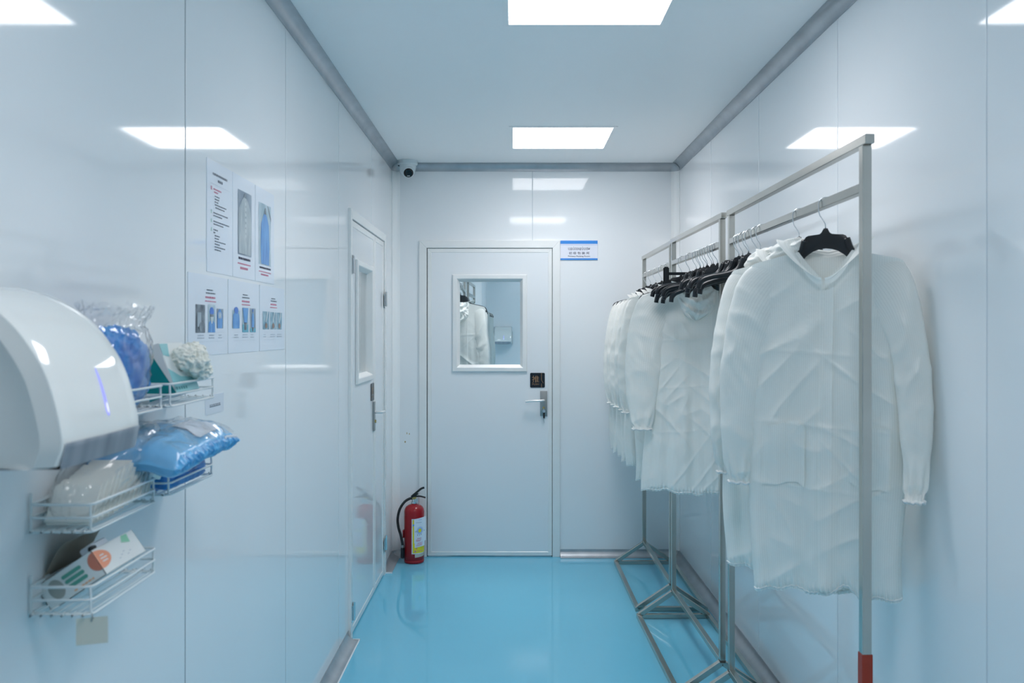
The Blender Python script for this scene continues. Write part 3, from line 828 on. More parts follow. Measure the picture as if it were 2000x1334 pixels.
def sleeve_mesh(name, sg, seed, outer, inner, depth, ys):
    """flat hanging sleeve given by its outer and inner edge in the plane of the coat"""
    n = 11
    O = catmull([(x, 0, z) for x, z in outer], n); I = catmull([(x, 0, z) for x, z in inner], n)
    D = catmull([(d, y, 0) for d, y in zip(depth, ys)], n)
    N = len(O); K = 56
    cum = [0]
    for a, b in zip(range(N - 1), range(1, N)): cum.append(cum[-1] + ((O[b] + I[b]) / 2 - (O[a] + I[a]) / 2).length)
    tot = cum[-1]
    def fn(a, i):
        t = cum[i] / tot
        P = (O[i] + I[i]) / 2; A = (O[i] - I[i]); w = A.length / 2; n1 = A.normalized()
        P = Vector((P.x, D[i].y, P.z)); d = D[i].x
        c, s_ = math.cos(a), math.sin(a)
        pos = P + n1 * (w * c) + Vector((0, d * math.copysign(abs(s_) ** 0.85, s_), 0))
        nn = (n1 * c * 0.5 + Vector((0, s_, 0))).normalized()
        q = Vector((pos.x * 8 + pos.z * 7 + seed, pos.z * 8 - pos.x * 7, pos.y * 5 + seed * 1.3 + sg))
        rr = max(0, 1 - 2.4 * abs(noise.noise(q))) ** 2
        fade = smooth01((t - 0.10) * 5) * (1 - smooth01((t - 0.93) * 14)) * abs(s_) ** 0.5
        pos += nn * fade * (0.0075 * rr + 0.0025 * noise.noise(q * 2.3))
        el = math.exp(-((t - 0.50) / 0.13) ** 2)
        pos += nn * 0.006 * el * abs(s_) * max(0, 1 - 3 * abs(noise.noise(Vector((t * 15 + c * 1.5, s_ + t * 5, seed * 1.7)))))
        g = smooth01((t - 0.955) / 0.02)
        pos += nn * 0.0028 * g * math.sin(13 * a)
        pos += nn * 0.005 * smooth01((t - 0.82) / 0.1) * (1 - g) * math.sin(7 * a + seed)
        pos.x *= sg
        return pos
    return grid_mesh(name, fn, lin(0, 2 * PI, K + 1), list(range(N)), lambda a, i: (0.055 * a, cum[i]), 'fabric')

def collar_mesh(seed, hl, hr, sg_front=-1, lean=0.035):
    """stand collar strip following the neckline, from the front V round the back"""
    def base(t):   # t -1..1 : left front - back - right front
        ang = t * PI * 0.98
        x = 0.070 * math.sin(ang)
        # ang 0 = back middle, +-pi = front middle
        y = 0.030 * math.cos(ang) + 0.002
        f = smooth01((abs(t) - 0.45) / 0.55)
        z = -0.014 * (1 - min(1, abs(t) / 0.5)) - 0.088 * f
        return Vector((x, y - 0.016 * f, z))
    def fn(t, h):
        b = base(t); side = Vector((math.sin(t * PI), math.cos(t * PI) * 0.5, 0))
        H = (hl if t < 0 else hr)
        H = H * (0.55 + 0.45 * math.exp(-((abs(t) - 0.52) / 0.3) ** 2)) * (1 - 0.35 * smooth01((abs(t) - 0.8) / 0.2))
        out = lean * (0.3 + h) * h
        wr = 0.006 * h * noise.noise(Vector((t * 5, h * 3, seed))) + 0.0022 * math.sin(h * 22 + t * 3) * h
        roll = 0.022 * smooth01((h - 0.75) / 0.25)
        return b + Vector((0, 0, H * (h - roll * 8 * (h - 0.7) if h > 0.75 else h))) + side * (out * H / 0.05 + wr + roll * 0.6) + Vector((0, -0.004, -0.006))
    return grid_mesh('collar', fn, lin(-1, 1, 90), lin(0, 1, 16), lambda t, h: (h * 0.06, t * 0.25), 'fabric')

def hood_mesh(seed):
    """hood hanging down the back: a soft pouch with draped folds"""
    W, H = 0.086, 0.158
    def fn(a, r):
        # a -1..1 across, r 0..1 top to bottom (pouch)
        wv = W * math.sqrt(max(0.03, 1.0 - 0.93 * r ** 3.2))
        x = wv * a + 0.004 * math.sin(9 * r + seed)
        dep = 0.052 * (1 - abs(a) ** 2.4) * math.sin(PI * min(1, 0.12 + r * 0.86)) ** 0.7
        z = 0.006 - H * r - 0.006 * (1 - a * a) * r
        fold = 0.0115 * math.sin(19 * (r - 0.45 * (1 - a * a)) + 1.3 * a + 2 * noise.noise(Vector((a * 2, r * 3, seed)))) * (1 - abs(a) ** 3) * smooth01(r * 4)
        fold += 0.007 * noise.noise(Vector((a * 5, r * 6, seed + 4))) + 0.006 * max(0, 1 - 3 * abs(noise.noise(Vector((a * 4 + r * 3, r * 5, seed + 9)))))
        return Vector((x, 0.036 + dep + fold, z))
    return grid_mesh('hood', fn, lin(-1, 1, 60), lin(0, 1, 60), lambda a, r: (a * 0.09, r * 0.15), 'fabric')

S_OUT = [(0.150, -0.014), (0.200, -0.034), (0.228, -0.085), (0.252, -0.20), (0.270, -0.355), (0.268, -0.50), (0.254, -0.605), (0.243, -0.648), (0.246, -0.664)]
S_IN = [(0.085, -0.085), (0.105, -0.165), (0.125, -0.235), (0.138, -0.30), (0.150, -0.40), (0.165, -0.52), (0.178, -0.61), (0.183, -0.652), (0.180, -0.668)]
S_DEP = [0.016, 0.021, 0.024, 0.026, 0.028, 0.027, 0.023, 0.016, 0.018]

def build_coat(seed, name, label, group, hood=False, collar=(0.036, 0.036), sway=(0, 0), slit=False, fold=1.0, flare=0.03, front=True, shift=(0.0, -0.026), narrow=(1.0, 0.80), lift=-1, bunch=False):
    t = thing(name, label, 'coat', group=group)
    c = Coat(seed, flare, fold, slit)
    us = lin(-1, 1, 150); vsn = lin(0, 1, 190)
    us2 = [math.sin(u * PI / 2) ** 1 if False else u for u in us]
    for side, nm in ((-1, 'front_panel'), (1, 'back_panel')):
        me = grid_mesh(nm, lambda u, v, s=side: c.p(u, v, s), us2, vsn, lambda u, v: (u * 0.22, v * 0.95), 'fabric')
        link(nm, me, t)
    for sg, sw, sh, nr in ((-1, sway[0], shift[0], narrow[0]), (1, sway[1], shift[1], narrow[1])):
        k_ = [smooth01(i / 3.0) for i in range(9)]
        mid = [((a[0] + b[0]) / 2, (a[1] + b[1]) / 2) for a, b in zip(S_OUT, S_IN)]
        so = [(m_[0] + (a[0] - m_[0]) * (1 + (nr - 1) * k) + sh * k, m_[1] + (a[1] - m_[1]) * (1 + (nr - 1) * k)) for a, m_, k in zip(S_OUT, mid, k_)]
        si = [(m_[0] + (a[0] - m_[0]) * (1 + (nr - 1) * k) + sh * k, m_[1] + (a[1] - m_[1]) * (1 + (nr - 1) * k)) for a, m_, k in zip(S_IN, mid, k_)]
        yy = [lift * 0.010 * k + sw * (i / 8) ** 1.4 for i, k in enumerate(k_)]
        sl = link('sleeve', sleeve_mesh('sleeve', sg, seed, so, si, S_DEP, yy), t)
        # gathered cuff
        cx_, cz_ = (so[-1][0] + si[-1][0]) / 2, (so[-1][1] + si[-1][1]) / 2; hw_ = (so[-1][0] - si[-1][0]) / 2
        bm = B(); ring = []
        for k in range(60):
            an = 2 * PI * k / 60; rr = 0.0018 * math.sin(an * 18)
            ring.append((sg * cx_ + (hw_ + rr) * math.cos(an), yy[-1] + (0.0175 + rr) * math.sin(an), cz_ + 0.005 + 0.002 * math.sin(an * 8)))
        tube(bm, ring, 0.0042, 6, closed=True); finish(bm, 'cuff', 'elastic', sl, smooth=180)
    if hood:
        link('hood', hood_mesh(seed), t)
    link('collar', collar_mesh(seed, *collar), t)
    if bunch:
        bm = B(); r_ = bmesh.ops.create_icosphere(bm, subdivisions=5, radius=1.0)
        for v in r_['verts']:
            d = v.co.copy(); q = Vector((d.x * 1.6 + seed, d.y * 2.2, d.z * 2.6))
            k = 1 + 0.20 * (1 - 2 * abs(noise.noise(q * 0.8))) + 0.03 * noise.noise(q * 2.7)
            v.co = Vector((-0.104 + 0.054 * d.x * k, 0.018 + 0.026 * d.y * k, 0.006 + 0.032 * d.z * k + 0.22 * (0.054 * d.x * k)))
        uvl = bm.loops.layers.uv.new('metric')
        for f in bm.faces:
            for lp in f.loops: lp[uvl].uv = (lp.vert.co.x * 1.0 + lp.vert.co.z * 0.6, lp.vert.co.z)
        finish(bm, 'hood', 'fabric', t, smooth=180)
    if front:
        s0 = 0.05
        pl = grid_mesh('placket', lambda u, v: c.p(u, v, -1) + Vector((0, -0.0050 - 0.001 * math.sin(40 * v), 0)), lin(-0.055, 0.115, 16), lin(0.03, 0.985, 180), lambda u, v: (u * 0.22 + 0.002, v * 0.95), 'fabric')
        link('placket', pl, t)
        for us0, us1 in ((-0.78, -0.24),(0.32, 0.80)):
            pk = grid_mesh('pocket', lambda u, v: c.p(u, v, -1) + Vector((0, -0.0055, 0)), lin(us0, us1, 44), lin(0.50, 0.68, 40), lambda u, v: (u * 0.22 + 0.003, v * 0.95), 'fabric')
            link('pocket', pk, t)
        pk = grid_mesh('pocket_flap', lambda u, v: c.p(u, v, -1) + Vector((0, -0.005, 0)), lin(0.50, 0.70, 16), lin(0.262, 0.276, 5), lambda u, v: (u * 0.22 + 0.003, v * 0.95), 'fabric')
        link('pocket_flap', pk, t)
    # elastic hem band
    pts = [c.p(u, 0.992, -1) for u in lin(-0.985, 0.985, 90)] + [c.p(u, 0.992, 1) for u in lin(0.985, -0.985, 90)]
    bm = B(); tube(bm, pts, 0.0026, 6, closed=True); finish(bm, 'hem', 'elastic', t, smooth=180)
    return t

COAT_DROP = 0.136
def hang(c, pos, rz, dz=0.0):
    c.location = (pos.x, pos.y, pos.z - COAT_DROP + dz); c.rotation_euler = (0, 0, rz)
    return c
R = math.radians
GC = 'white striped cleanroom coats on the racks'
coatA = build_coat(3, 'cleanroom_coat', 'large white striped coat facing the viewer on the nearest rack, foremost of all', GC, collar=(0.052, 0.050), bunch=True, slit=True, sway=(0.0, -0.10), fold=0.8, flare=-0.012, shift=(0.022, 0.018), narrow=(1.0, 0.72))
hang(coatA, rail_point(1, 2.475), R(-27))
coatB = build_coat(8, 'cleanroom_coat', 'white striped coat mostly hidden behind the foremost coat', GC, collar=(0.05, 0.05), bunch=True, fold=1.0, flare=0.01)
hang(coatB, rail_point(1, 2.700), R(-24), -0.004)
coatC = build_coat(5, 'cleanroom_coat', 'white coat seen from behind with its hood hanging on the middle rack', GC, hood=True, fold=0.9, front=False, sway=(0.03, 0.05), shift=(-0.026, 0.036), narrow=(0.8, 1.35), lift=1)
hang(coatC, rail_point(2, 4.10), R(180 - 10), -0.014)
coatD = build_coat(12, 'cleanroom_coat', 'white coat directly behind the hooded coat, its sleeve showing at the left', GC, fold=1.2, flare=0.02, sway=(-0.03, 0))
hang(coatD, rail_point(2, 4.42), R(-6), -0.012)
far_labels = ['white coat on the farthest rack, nearest of the row behind the hooded coat', 'white coat second in the row on the farthest rack', 'white coat third in the row on the farthest rack',
              'white coat fourth in the row on the farthest rack', 'white coat closest to the end wall on the farthest rack']
HG = 'black plastic hangers with chrome hooks'
far_spots = [(4.86, -10, 0), (5.04, -4, 1), (5.24, -12, 0), (5.43, -5, 1), (5.60, -8, 0)]
coatE = build_coat(21, 'cleanroom_coat', '', GC, fold=1.2, flare=0.015, sway=(-0.04, 0.02))
def copy_coat(src, label, pos, rz, dz):
    c = copy_tree(src); c['label'] = label; return hang(c, pos, rz, dz)
for i, (y, a, w) in enumerate(far_spots):
    pos = rail_point(3, y)
    if i == 0: c = hang(coatE, pos, R(a), -0.008); c['label'] = far_labels[0]
    else: c = copy_coat(coatD if w else coatE, far_labels[i], pos, R(a), -0.006 - 0.002 * i)
    hanger(pos, R(a), ['black hanger inside the nearest coat of the farthest rack', 'black hanger inside the second coat of the farthest rack', 'black hanger inside the third coat of the farthest rack', 'black hanger inside the fourth coat of the farthest rack', 'black hanger inside the last coat by the end wall'][i], HG)
hanger(rail_point(1, 2.475), R(-27), 'black hanger holding the foremost white coat', HG)
hanger(rail_point(1, 2.700), R(-24), 'black hanger holding the coat behind the foremost one', HG)
hanger(rail_point(2, 4.10), R(-10), 'black hanger holding the hooded coat on the middle rack', HG)
hanger(rail_point(2, 4.42), R(-6), 'black hanger holding the coat behind the hooded one', HG)
ORD = ['frontmost', 'second', 'third', 'fourth', 'fifth', 'sixth', 'seventh', 'eighth']
rndh = random.Random(5)
for i, (y, a, tl) in enumerate(((3.10, -14, 3), (3.17, -8, -2), (3.25, 0, 4), (3.29, -6, -4), (3.35, -1, 1), (3.385, -6, 5), (3.42, -2, -3))):
    hanger(rail_point(1, y), R(a), 'empty black hanger on the far end of the nearest rack, %s of its bunch' % ORD[i], 'empty hangers bunched on the nearest rack', R(tl))
for i, (y, a, tl) in enumerate(((3.735, -13, -5), (3.775, -9, 2), (3.815, -11, -1), (3.865, -3, 5), (3.92, -8, -5), (3.96, -12, 0), (4.00, -4, 4), (4.04, -6, -3))):
    hanger(rail_point(2, y), R(a), 'empty black hanger on the middle rack, %s of the bunch before the hooded coat' % ORD[i], 'empty hangers bunched on the middle rack', R(tl))

# clip hanger turned sideways
ch = thing('clip_hanger', 'black clip hanger with a straight bar on the middle rack', 'hanger', tuple(rail_point(2, 4.245)), (0, 0, R(-4)))
link('hook', HH, ch)
bm = B(); box(bm, -0.125, 0.125, -0.004, 0.004, -0.088, -0.074, 0.002); finish(bm, 'bar', 'black_plastic', ch)
for sx in (-1, 1):
    bm = B(); box(bm, sx * 0.112 - 0.014, sx * 0.112 + 0.014, -0.011, -0.001, -0.125, -0.048, 0.006, 2)
    box(bm, sx * 0.112 - 0.018, sx * 0.112 + 0.018, -0.013, 0.009, -0.150, -0.112, 0.006, 2)
    finish(bm, 'clip', 'black_plastic', ch, smooth=40)

# ================================================================== HAND DRYERS
def dryer_parts(t):
    prof0 = [(0.196, -0.032), (0.208, -0.030), (0.2165, 0.0), (0.2085, 0.045), (0.195, 0.088), (0.176, 0.122), (0.150, 0.155), (0.118, 0.180), (0.080, 0.199), (0.040, 0.210), (0.0, 0.214)]
    top = catmull([(x, 0, z) for x, z in prof0[1:]], 5)
    prof = [(prof0[0][0], prof0[0][1])] + [(p.x, p.z) for p in top]
    hw = 0.130
    def ring(bm, y, ins, bulge):
        kx = 1 - ins / 0.217; kz = 1 - ins / 0.30
        vs_ = [bm.verts.new((0.0, y, -0.032))]
        for x, z in prof:
            zz = z * kz if z > 0 else z
            vs_.append(bm.verts.new((x * kx + bulge * min(1, x / 0.1), y, zz)))
        return vs_
    stations = []
    for i in range(9):
        y = -0.112 + 0.224 * i / 8; stations.append((y, 0.0, 0.004 * (1 - (y / 0.13) ** 2)))
    bm = B(); rings = [ring(bm, *s) for s in [(-0.1155, 0.002, 0.002)] + stations + [(0.1155, 0.002, 0.002)]]
    for a, b in zip(rings, rings[1:]):
        for k in range(len(a)): bm.faces.new((a[k], a[(k + 1) % len(a)], b[(k + 1) % len(a)], b[k]))
    bm.faces.new(rings[0][::-1]); bm.faces.new(rings[-1])
    finish(bm, 'front_cover', 'white_plastic', t, smooth=40)
    for sg in (-1, 1):
        bm = B()
        st = [(0.1145, 0.000), (0.1160, 0.003), (0.1285, 0.022), (0.1280, 0.026), (0.1255, 0.036), (0.1240, 0.052), (0.1255, 0.072), (0.1300, 0.092), (0.1370, 0.110)]
        rings = [ring(bm, sg * y, i_, 0) for y, i_ in st]
        for a, b in zip(rings, rings[1:]):
            for k in range(len(a)): bm.faces.new((a[k], a[(k + 1) % len(a)], b[(k + 1) % len(a)], b[k]))
        bm.faces.new(rings[0][::-1]); bm.faces.new(rings[-1])
        finish(bm, 'side_cover', 'dryer_side_shaded', t, smooth=30)
    # chrome strip round the lower front
    bm = B()
    n = 24; r0 = []
    for i in range(n + 1):
        y = -0.113 + 0.226 * i / n
        bx = 0.004 * max(0, (1 - (y / 0.13) ** 2))
        r0.append([bm.verts.new(p) for p in ((0.2170 + bx + 0.0018, y, 0.0), (0.2095 + bx + 0.0018, y, -0.0335), (0.10, y, -0.0335))])
    for a, b in zip(r0, r0[1:]):
        for k in range(2): bm.faces.new((a[k], a[k + 1], b[k + 1], b[k]))
    bmesh.ops.solidify(bm, geom=list(bm.faces), thickness=0.0012)
    finish(bm, 'chrome_strip', 'dryer_chrome', t, smooth=40)
    bm = B(); box(bm, 0.10, 0.19, -0.08, 0.08, -0.036, -0.0325, 0.001); finish(bm, 'nozzle', 'dark_hole', t)
    # blue indicator on the front curve
    def surf(y, z):
        for (x0, z0), (x1, z1) in zip(prof[1:], prof[2:]):
            if z0 <= z <= z1:
                f = (z - z0) / (z1 - z0); return x0 + (x1 - x0) * f + 0.004 * (1 - (y / 0.13) ** 2)
        return prof[2][0]
    def drop(name, z0, z1, wfn, m, off):
        bm = B(); L = []
        for i in range(15):
            z = z0 + (z1 - z0) * i / 14; w = wfn(i / 14)
            L.append([bm.verts.new((surf(0.012, z) + off, 0.012 + sgn * w, z)) for sgn in (-1, 1)])
        for a, b in zip(L, L[1:]): bm.faces.new((a[0], a[1], b[1], b[0]))
        finish(bm, name, m, t)
    drop('indicator_light', 0.024, 0.092, lambda f: 0.0034 * math.sqrt(max(0.02, math.sin(PI * min(1, f * 3.4)) if f < 0.147 else (1 - f) ** 1.0)) + 0.0004, 'led', 0.0012)
    drop('indicator_core', 0.028, 0.044, lambda f: 0.0018 * math.sqrt(max(0.0, 1 - (2 * f - 1) ** 2)), 'led_tip', 0.0016)

DRY_Z = 1.3575
t = thing('hand_dryer', 'white domed hand dryer with a chrome lower strip on the left wall', 'hand dryer', (XL + 0.001, 1.250, DRY_Z))
dryer_parts(t)
t = thing('hand_dryer', 'small distant white hand dryer seen through the end door window', 'hand dryer', (-0.127, 12.499, DRY_Z), (0, 0, -PI / 2))
dryer_parts(t)

# ================================================================== WIRE BASKETS
def basket(label, y0, z0, L=0.262, D=0.107, H=0.045):
    t = thing('wire_basket', label, 'wire basket', (XL, y0, z0), group='white wire baskets on the left wall')
    r = 0.0022; c = 0.012
    def loop(z, d0=0.004, inset=0.0):
        pts = []
        for cx, cy, a in ((D - c - inset, c + inset, -PI / 2), (D - c - inset, L - c - inset, 0), (d0 + c, L - c - inset, PI / 2), (d0 + c, c + inset, PI)):
            pts += [(cx + c * math.cos(a + PI / 2 * k / 4), cy + c * math.sin(a + PI / 2 * k / 4), z) for k in range(5)]
        return pts
    for nm, z in (('rim_wire', H), ('middle_wire', H * 0.52), ('base_wire', 0.0)):
        bm = B(); tube(bm, loop(z), r * (1.15 if nm == 'rim_wire' else 1), 7, closed=True); finish(bm, nm, 'wire_white', t, smooth=180)
    for k in range(6):
        x = 0.012 + (D - 0.022) * k / 5
        bm = B(); tube(bm, catmull([(x, 0.002, 0.004), (x, 0.008, 0.0), (x, L - 0.008, 0.0), (x, L - 0.002, 0.004)], 3), r * 0.8, 6); finish(bm, 'floor_wire', 'wire_white', t, smooth=180)
    for y in (0.004, L - 0.004):
        bm = B(); tube(bm, catmull([(D - 0.004, y, H), (D - 0.004, y, 0.008), (D - 0.010, y, 0.0), (0.014, y, 0.0), (0.006, y, 0.008), (0.006, y, H + 0.018)], 6), r, 7); finish(bm, 'end_wire', 'wire_white', t, smooth=180)
    for y in (0.06, L - 0.06):
        bm = B(); box(bm, 0.0005, 0.004, y - 0.008, y + 0.008, H * 0.3, H + 0.004, 0.001); finish(bm, 'wall_hook', 'wire_white', t)
    return t
basket('lowest white wire basket holding the small open carton', 1.446, 1.038)
basket('middle white wire basket holding the bag of pleated items', 1.446, 1.173)
basket('middle white wire basket farther along holding the blue pack', 1.774, 1.173)
basket('top white wire basket behind the dryer holding the blue bag', 1.480, 1.350)
basket('top white wire basket farther along holding the teal glove box', 1.782, 1.350)

# ------------------------------------------------------------------ lumps and bags
def lump(bm, center, size, amp, freq, seed, sub=4, power=2.6, flatz=None):
    r = bmesh.ops.create_icosphere(bm, subdivisions=sub, radius=1.0)
    for v in r['verts']:
        d = v.co.normalized()
        k = (abs(d.x) ** power + abs(d.y) ** power + abs(d.z) ** power) ** (-1 / power)
        p = d * k
        q = Vector((p.x * freq + seed, p.y * freq, p.z * freq))
        rr = (1 - 2 * abs(noise.noise(q))) * 0.6 + noise.noise(q * 2.3) * 0.4
        p *= 1 + amp * rr
        v.co = Vector(center) + Vector((p.x * size[0], p.y * size[1], p.z * size[2]))
    return bm

# bag of blue items in the top basket behind the dryer
t = thing('plastic_bag', 'crumpled clear plastic bag of blue items in the top basket', 'plastic bag', (XL, 1.60, 1.352))
bm = B(); lump(bm, (0.058, 0.022, 0.078), (0.040, 0.112, 0.074), 0.20, 3.4, 4.0, 5); finish(bm, 'blue_items', 'blue_film', t, smooth=40)
bm = B()
def bag_shell(bm, rings, seed, amp, K=56):
    """rings: (z, rx, ry, cx, cy)"""
    out = []
    for i, (z, rx, ry, cx, cy) in enumerate(rings):
        row = []
        for k in range(K):
            a = 2 * PI * k / K
            q = Vector((math.cos(a) * 3.6, math.sin(a) * 3.6, z * 42 + seed))
            w = (1 - 2 * abs(noise.noise(q))) * 0.6 + 0.5 * noise.noise(q * 2.6)
            f = i / (len(rings) - 1)
            r_ = 1 + amp * (0.4 + f) * w
            row.append(bm.verts.new((cx + rx * r_ * math.cos(a), cy + ry * r_ * math.sin(a), z + 0.012 * f * noise.noise(q * 1.7))))
        out.append(row)
    for a, b in zip(out, out[1:]):
        for k in range(K): bm.faces.new((a[k], a[(k + 1) % K], b[(k + 1) % K], b[k]))
    bm.faces.new(out[0][::-1])
    return bm
def dense(rings, n=5):
    v = [Vector((a, b, c)) for a, b, c, d, e_ in rings]; w = [Vector((d, e_, 0)) for a, b, c, d, e_ in rings]
    A = catmull(v, n); Bq = catmull(w, n)
    return [(p.x, p.y, p.z, q.x, q.y) for p, q in zip(A, Bq)]
bag_shell(bm, dense([(0.004, 0.034, 0.105, 0.056, 0.01), (0.03, 0.046, 0.118, 0.058, 0.012), (0.09, 0.048, 0.128, 0.060, 0.022), (0.14, 0.042, 0.122, 0.060, 0.028), (0.165, 0.030, 0.108, 0.058, 0.030), (0.185, 0.032, 0.122, 0.06, 0.040), (0.198, 0.030, 0.130, 0.062, 0.046)]), 2.0, 0.17, 84)
finish(bm, 'plastic_film', 'film', t, smooth=28)

# teal glove box with gloves
gb = thing('glove_box', 'teal and white glove box with cream gloves spilling out', 'box', (XL + 0.080, 1.888, 1.3535), (0, R(-20), 0))
a, b, h = 0.029, 0.066, 0.122
bm = B(); box(bm, -a, a, -b, b, 0.012, h, 0.0015); finish(bm, 'carton', 'card_white', gb)
bm = B(); polys(bm, [[(-a, 0.013), (a, 0.013), (a * 0.2, h * 0.9), (-a, h * 0.9)]], frame_map('back'), b + 0.0006); finish(bm, 'teal_end', 'teal', gb)
bm = B(); mp = frame_map('left')
polys(bm, [[(-b, 0.013), (b, 0.013), (b, 0.040), (-b * 0.2, 0.046), (-b, 0.066)]], mp, a + 0.0006); finish(bm, 'teal_print', 'teal_light', gb)
bm = B(); rects(bm, [(-b + 0.006 + 0.013 * (i % 5), -b + 0.012 + 0.013 * (i % 5), 0.018 + 0.011 * (i // 5), 0.024 + 0.011 * (i // 5)) for i in range(10)], mp, a + 0.0011); finish(bm, 'teal_pattern', 'teal', gb)['kind'] = 'stuff'
bm = B(); polys(bm, [[(-b, h * 0.78), (-b * 0.55, h * 0.74), (-b * 0.35, h * 0.98), (-b, h * 0.98)]], mp, a + 0.0006); finish(bm, 'teal_corner', 'teal_light', gb)
bm = B(); polys(bm, [ellipse(b * 0.25, h * 0.62, 0.036, 0.022, 20)], mp, a + 0.0008); finish(bm, 'opening', 'card_hole', gb)
for gx, gy, gz, s, sd in ((0.044, 0.004, h * 0.66, 0.024, 1), (0.050, 0.030, h * 0.58, 0.028, 2), (0.046, 0.052, h * 0.72, 0.024, 3), (0.050, 0.058, h * 0.40, 0.020, 4)):
    bm = B(); lump(bm, (gx, gy, gz), (s * 0.95, s * 1.15, s * 0.9), 0.44, 2.1, sd * 3.7, 5, 2.2); finish(bm, 'glove', 'latex', gb, smooth=180)

# small label on the wall below the glove box
t = thing('wall_label', 'small pale label stuck on the wall below the glove box', 'label')
bm = B(); prism(bm, rect_outline(2.288, 2.432, 1.283, 1.334), XL, XL + 0.0012, mpL); finish(bm, 'sheet', 'label_white', t)
bm = B(); x_ = 2.318
for wd in (0.012, 0.009, 0.015, 0.012, 0.010, 0.013):
    rects(bm, [(x_, x_ + wd, 1.3015, 1.3045), (x_, x_ + wd * 0.8, 1.306, 1.3085)], mpL, XL + 0.0018); x_ += wd + 0.0028
finish(bm, 'print', 'ink_soft', t)

# blue pack and darker pack in the middle basket farther along
def pillow(name, parent, cx, cy, cz, sx, sy, sz, m, seed, amp=0.1, freq=3, power=3.2, sub=5):
    bm = B(); lump(bm, (cx, cy, cz), (sx, sy, sz), amp, freq, seed, sub, power); return finish(bm, name, m, parent, smooth=180)
t = thing('blue_pack', 'large light blue folded pack in clear wrap with a white label', 'pack', (XL + 0.002, 1.845, 1.222))
def pack_fn(u, v, top):
    """u 0..1 along the wall, v 0..1 away from the wall"""
    y = -0.215 + 0.36 * u
    ev = 1 - abs(2 * v - 1) ** 4; eu = 1 - abs(2 * u - 1) ** 6
    x = 0.008 + 0.168 * v
    hgt = (0.034 if top else -0.030) * (ev * eu) ** 0.45
    wr = 0.006 * noise.noise(Vector((u * 7, v * 4, 3.0 + top))) + 0.0035 * max(0, 1 - 2.5 * abs(noise.noise(Vector((u * 5 + v * 3, v * 4 - u * 4, 8.0)))))
    return Vector((x, y, 0.035 + hgt + wr * (ev * eu) ** 0.3 + 0.012 * math.sin(2.2 * u + 0.4) + 0.010 * (u - 0.5) - 0.012 * smooth01((v - 0.6) / 0.4)))
for tp, nm in ((1, 'top_sheet'), (0, 'under_sheet')):
    me = grid_mesh(nm, lambda u, v: pack_fn(u, v, tp), lin(0, 1, 70), lin(0, 1, 40), lambda u, v: (u, v), 'blue_sheet'); link(nm, me, t)
def frill_fn(u, h):
    p = pack_fn(u, 0.97, 1); q = pack_fn(u, 0.97, 0)
    r_ = p.lerp(q, h); w = math.sin(PI * h)
    return r_ + Vector((0.010 * w + 0.006 * w * noise.noise(Vector((u * 40, h * 4, 1.0))), 0, 0.003 * noise.noise(Vector((u * 50, h * 3, 6.0)))))
link('folded_edge', grid_mesh('folded_edge', frill_fn, lin(0, 1, 160), lin(0, 1, 14), lambda u, v: (u, v), 'blue_frill'), t)
def far_edge_fn(v, h):
    p = pack_fn(0.985, v, 1); q = pack_fn(0.985, v, 0)
    return p.lerp(q, h) + Vector((0, 0.014 * math.sin(PI * h) + 0.004 * noise.noise(Vector((v * 30, h * 4, 2.0))), 0))
link('folded_end', grid_mesh('folded_end', far_edge_fn, lin(0, 1, 60), lin(0, 1, 12), lambda u, v: (u, v), 'blue_frill'), t)
lab = grid_mesh('paper_label', lambda u, v: pack_fn(u, v, 1) + Vector((0, 0, 0.003)), lin(0.46, 0.76, 20), lin(0.55, 0.90, 10), lambda u, v: (u, v), 'label_white')
link('paper_label', lab, t)
bm = B(); tube(bm, [pack_fn(u, 0.985, 1) + Vector((0.002, 0, 0.003 * math.sin(u * 260))) for u in lin(0.74, 0.995, 90)], 0.0022, 5); finish(bm, 'crimped_seam', 'label_white', t, smooth=180)
bm = B(); me = grid_mesh('plastic_wrap', lambda u, v: pack_fn(u, v, 1) + Vector((0, 0, 0.004 + 0.0025 * noise.noise(Vector((u * 9, v * 5, 21.0))) + 0.005 * max(0, 1 - 5 * abs(noise.noise(Vector((u * 4 + 2 * v, v * 3, 31.0))))))), lin(0.0, 0.97, 80), lin(0.03, 0.97, 50), lambda u, v: (u, v), 'film')
bm.free(); link('plastic_wrap', me, t)

t = thing('dark_blue_pack', 'dark blue crumpled pack lying in the basket under the light blue pack', 'pack', (XL + 0.055, 1.905, 1.1755))
pillow('film_pack', t, 0, 0, 0.021, 0.046, 0.122, 0.0205, 'blue_dark', 7.0, 0.06, 5, 5)

# clear bag with a row of pleated white items in the middle basket
t = thing('pleated_bag', 'clear bag packed with a slanted row of thin white disposables', 'plastic bag', (XL + 0.056, 1.58, 1.176))
NP = 12
pm = None
for k in range(NP):
    y = -0.112 + 0.0200 * k
    if pm is None:
        bm = B(); box(bm, -0.040, 0.044, -0.0048, 0.0048, 0.0, 0.082, 0.0042, 2)
        o = finish(bm, 'white_item', 'pleat_white', t, smooth=40); pm = o.data
    else:
        o = link('white_item', pm, t)
    o.location = (0, y, 0.004 + 0.010 * smooth01(k / 14)); o.rotation_euler = (R(-34), 0, R(2.0 * math.sin(k * 2.1)))
    o.scale = (1, 1, 0.90 + 0.68 * (k / 11))
bm = B()
for sd, (cx, cy, cz, sx, sy, sz) in enumerate(((0.016, 0.145, 0.088, 0.036, 0.040, 0.026), (0.018, 0.150, 0.062, 0.032, 0.036, 0.032))):
    lump(bm, (cx, cy, cz), (sx, sy, sz), 0.3, 1.8, sd * 5.0 + 2, 5, 2.2)
finish(bm, 'crumpled_items', 'latex', t, smooth=180)
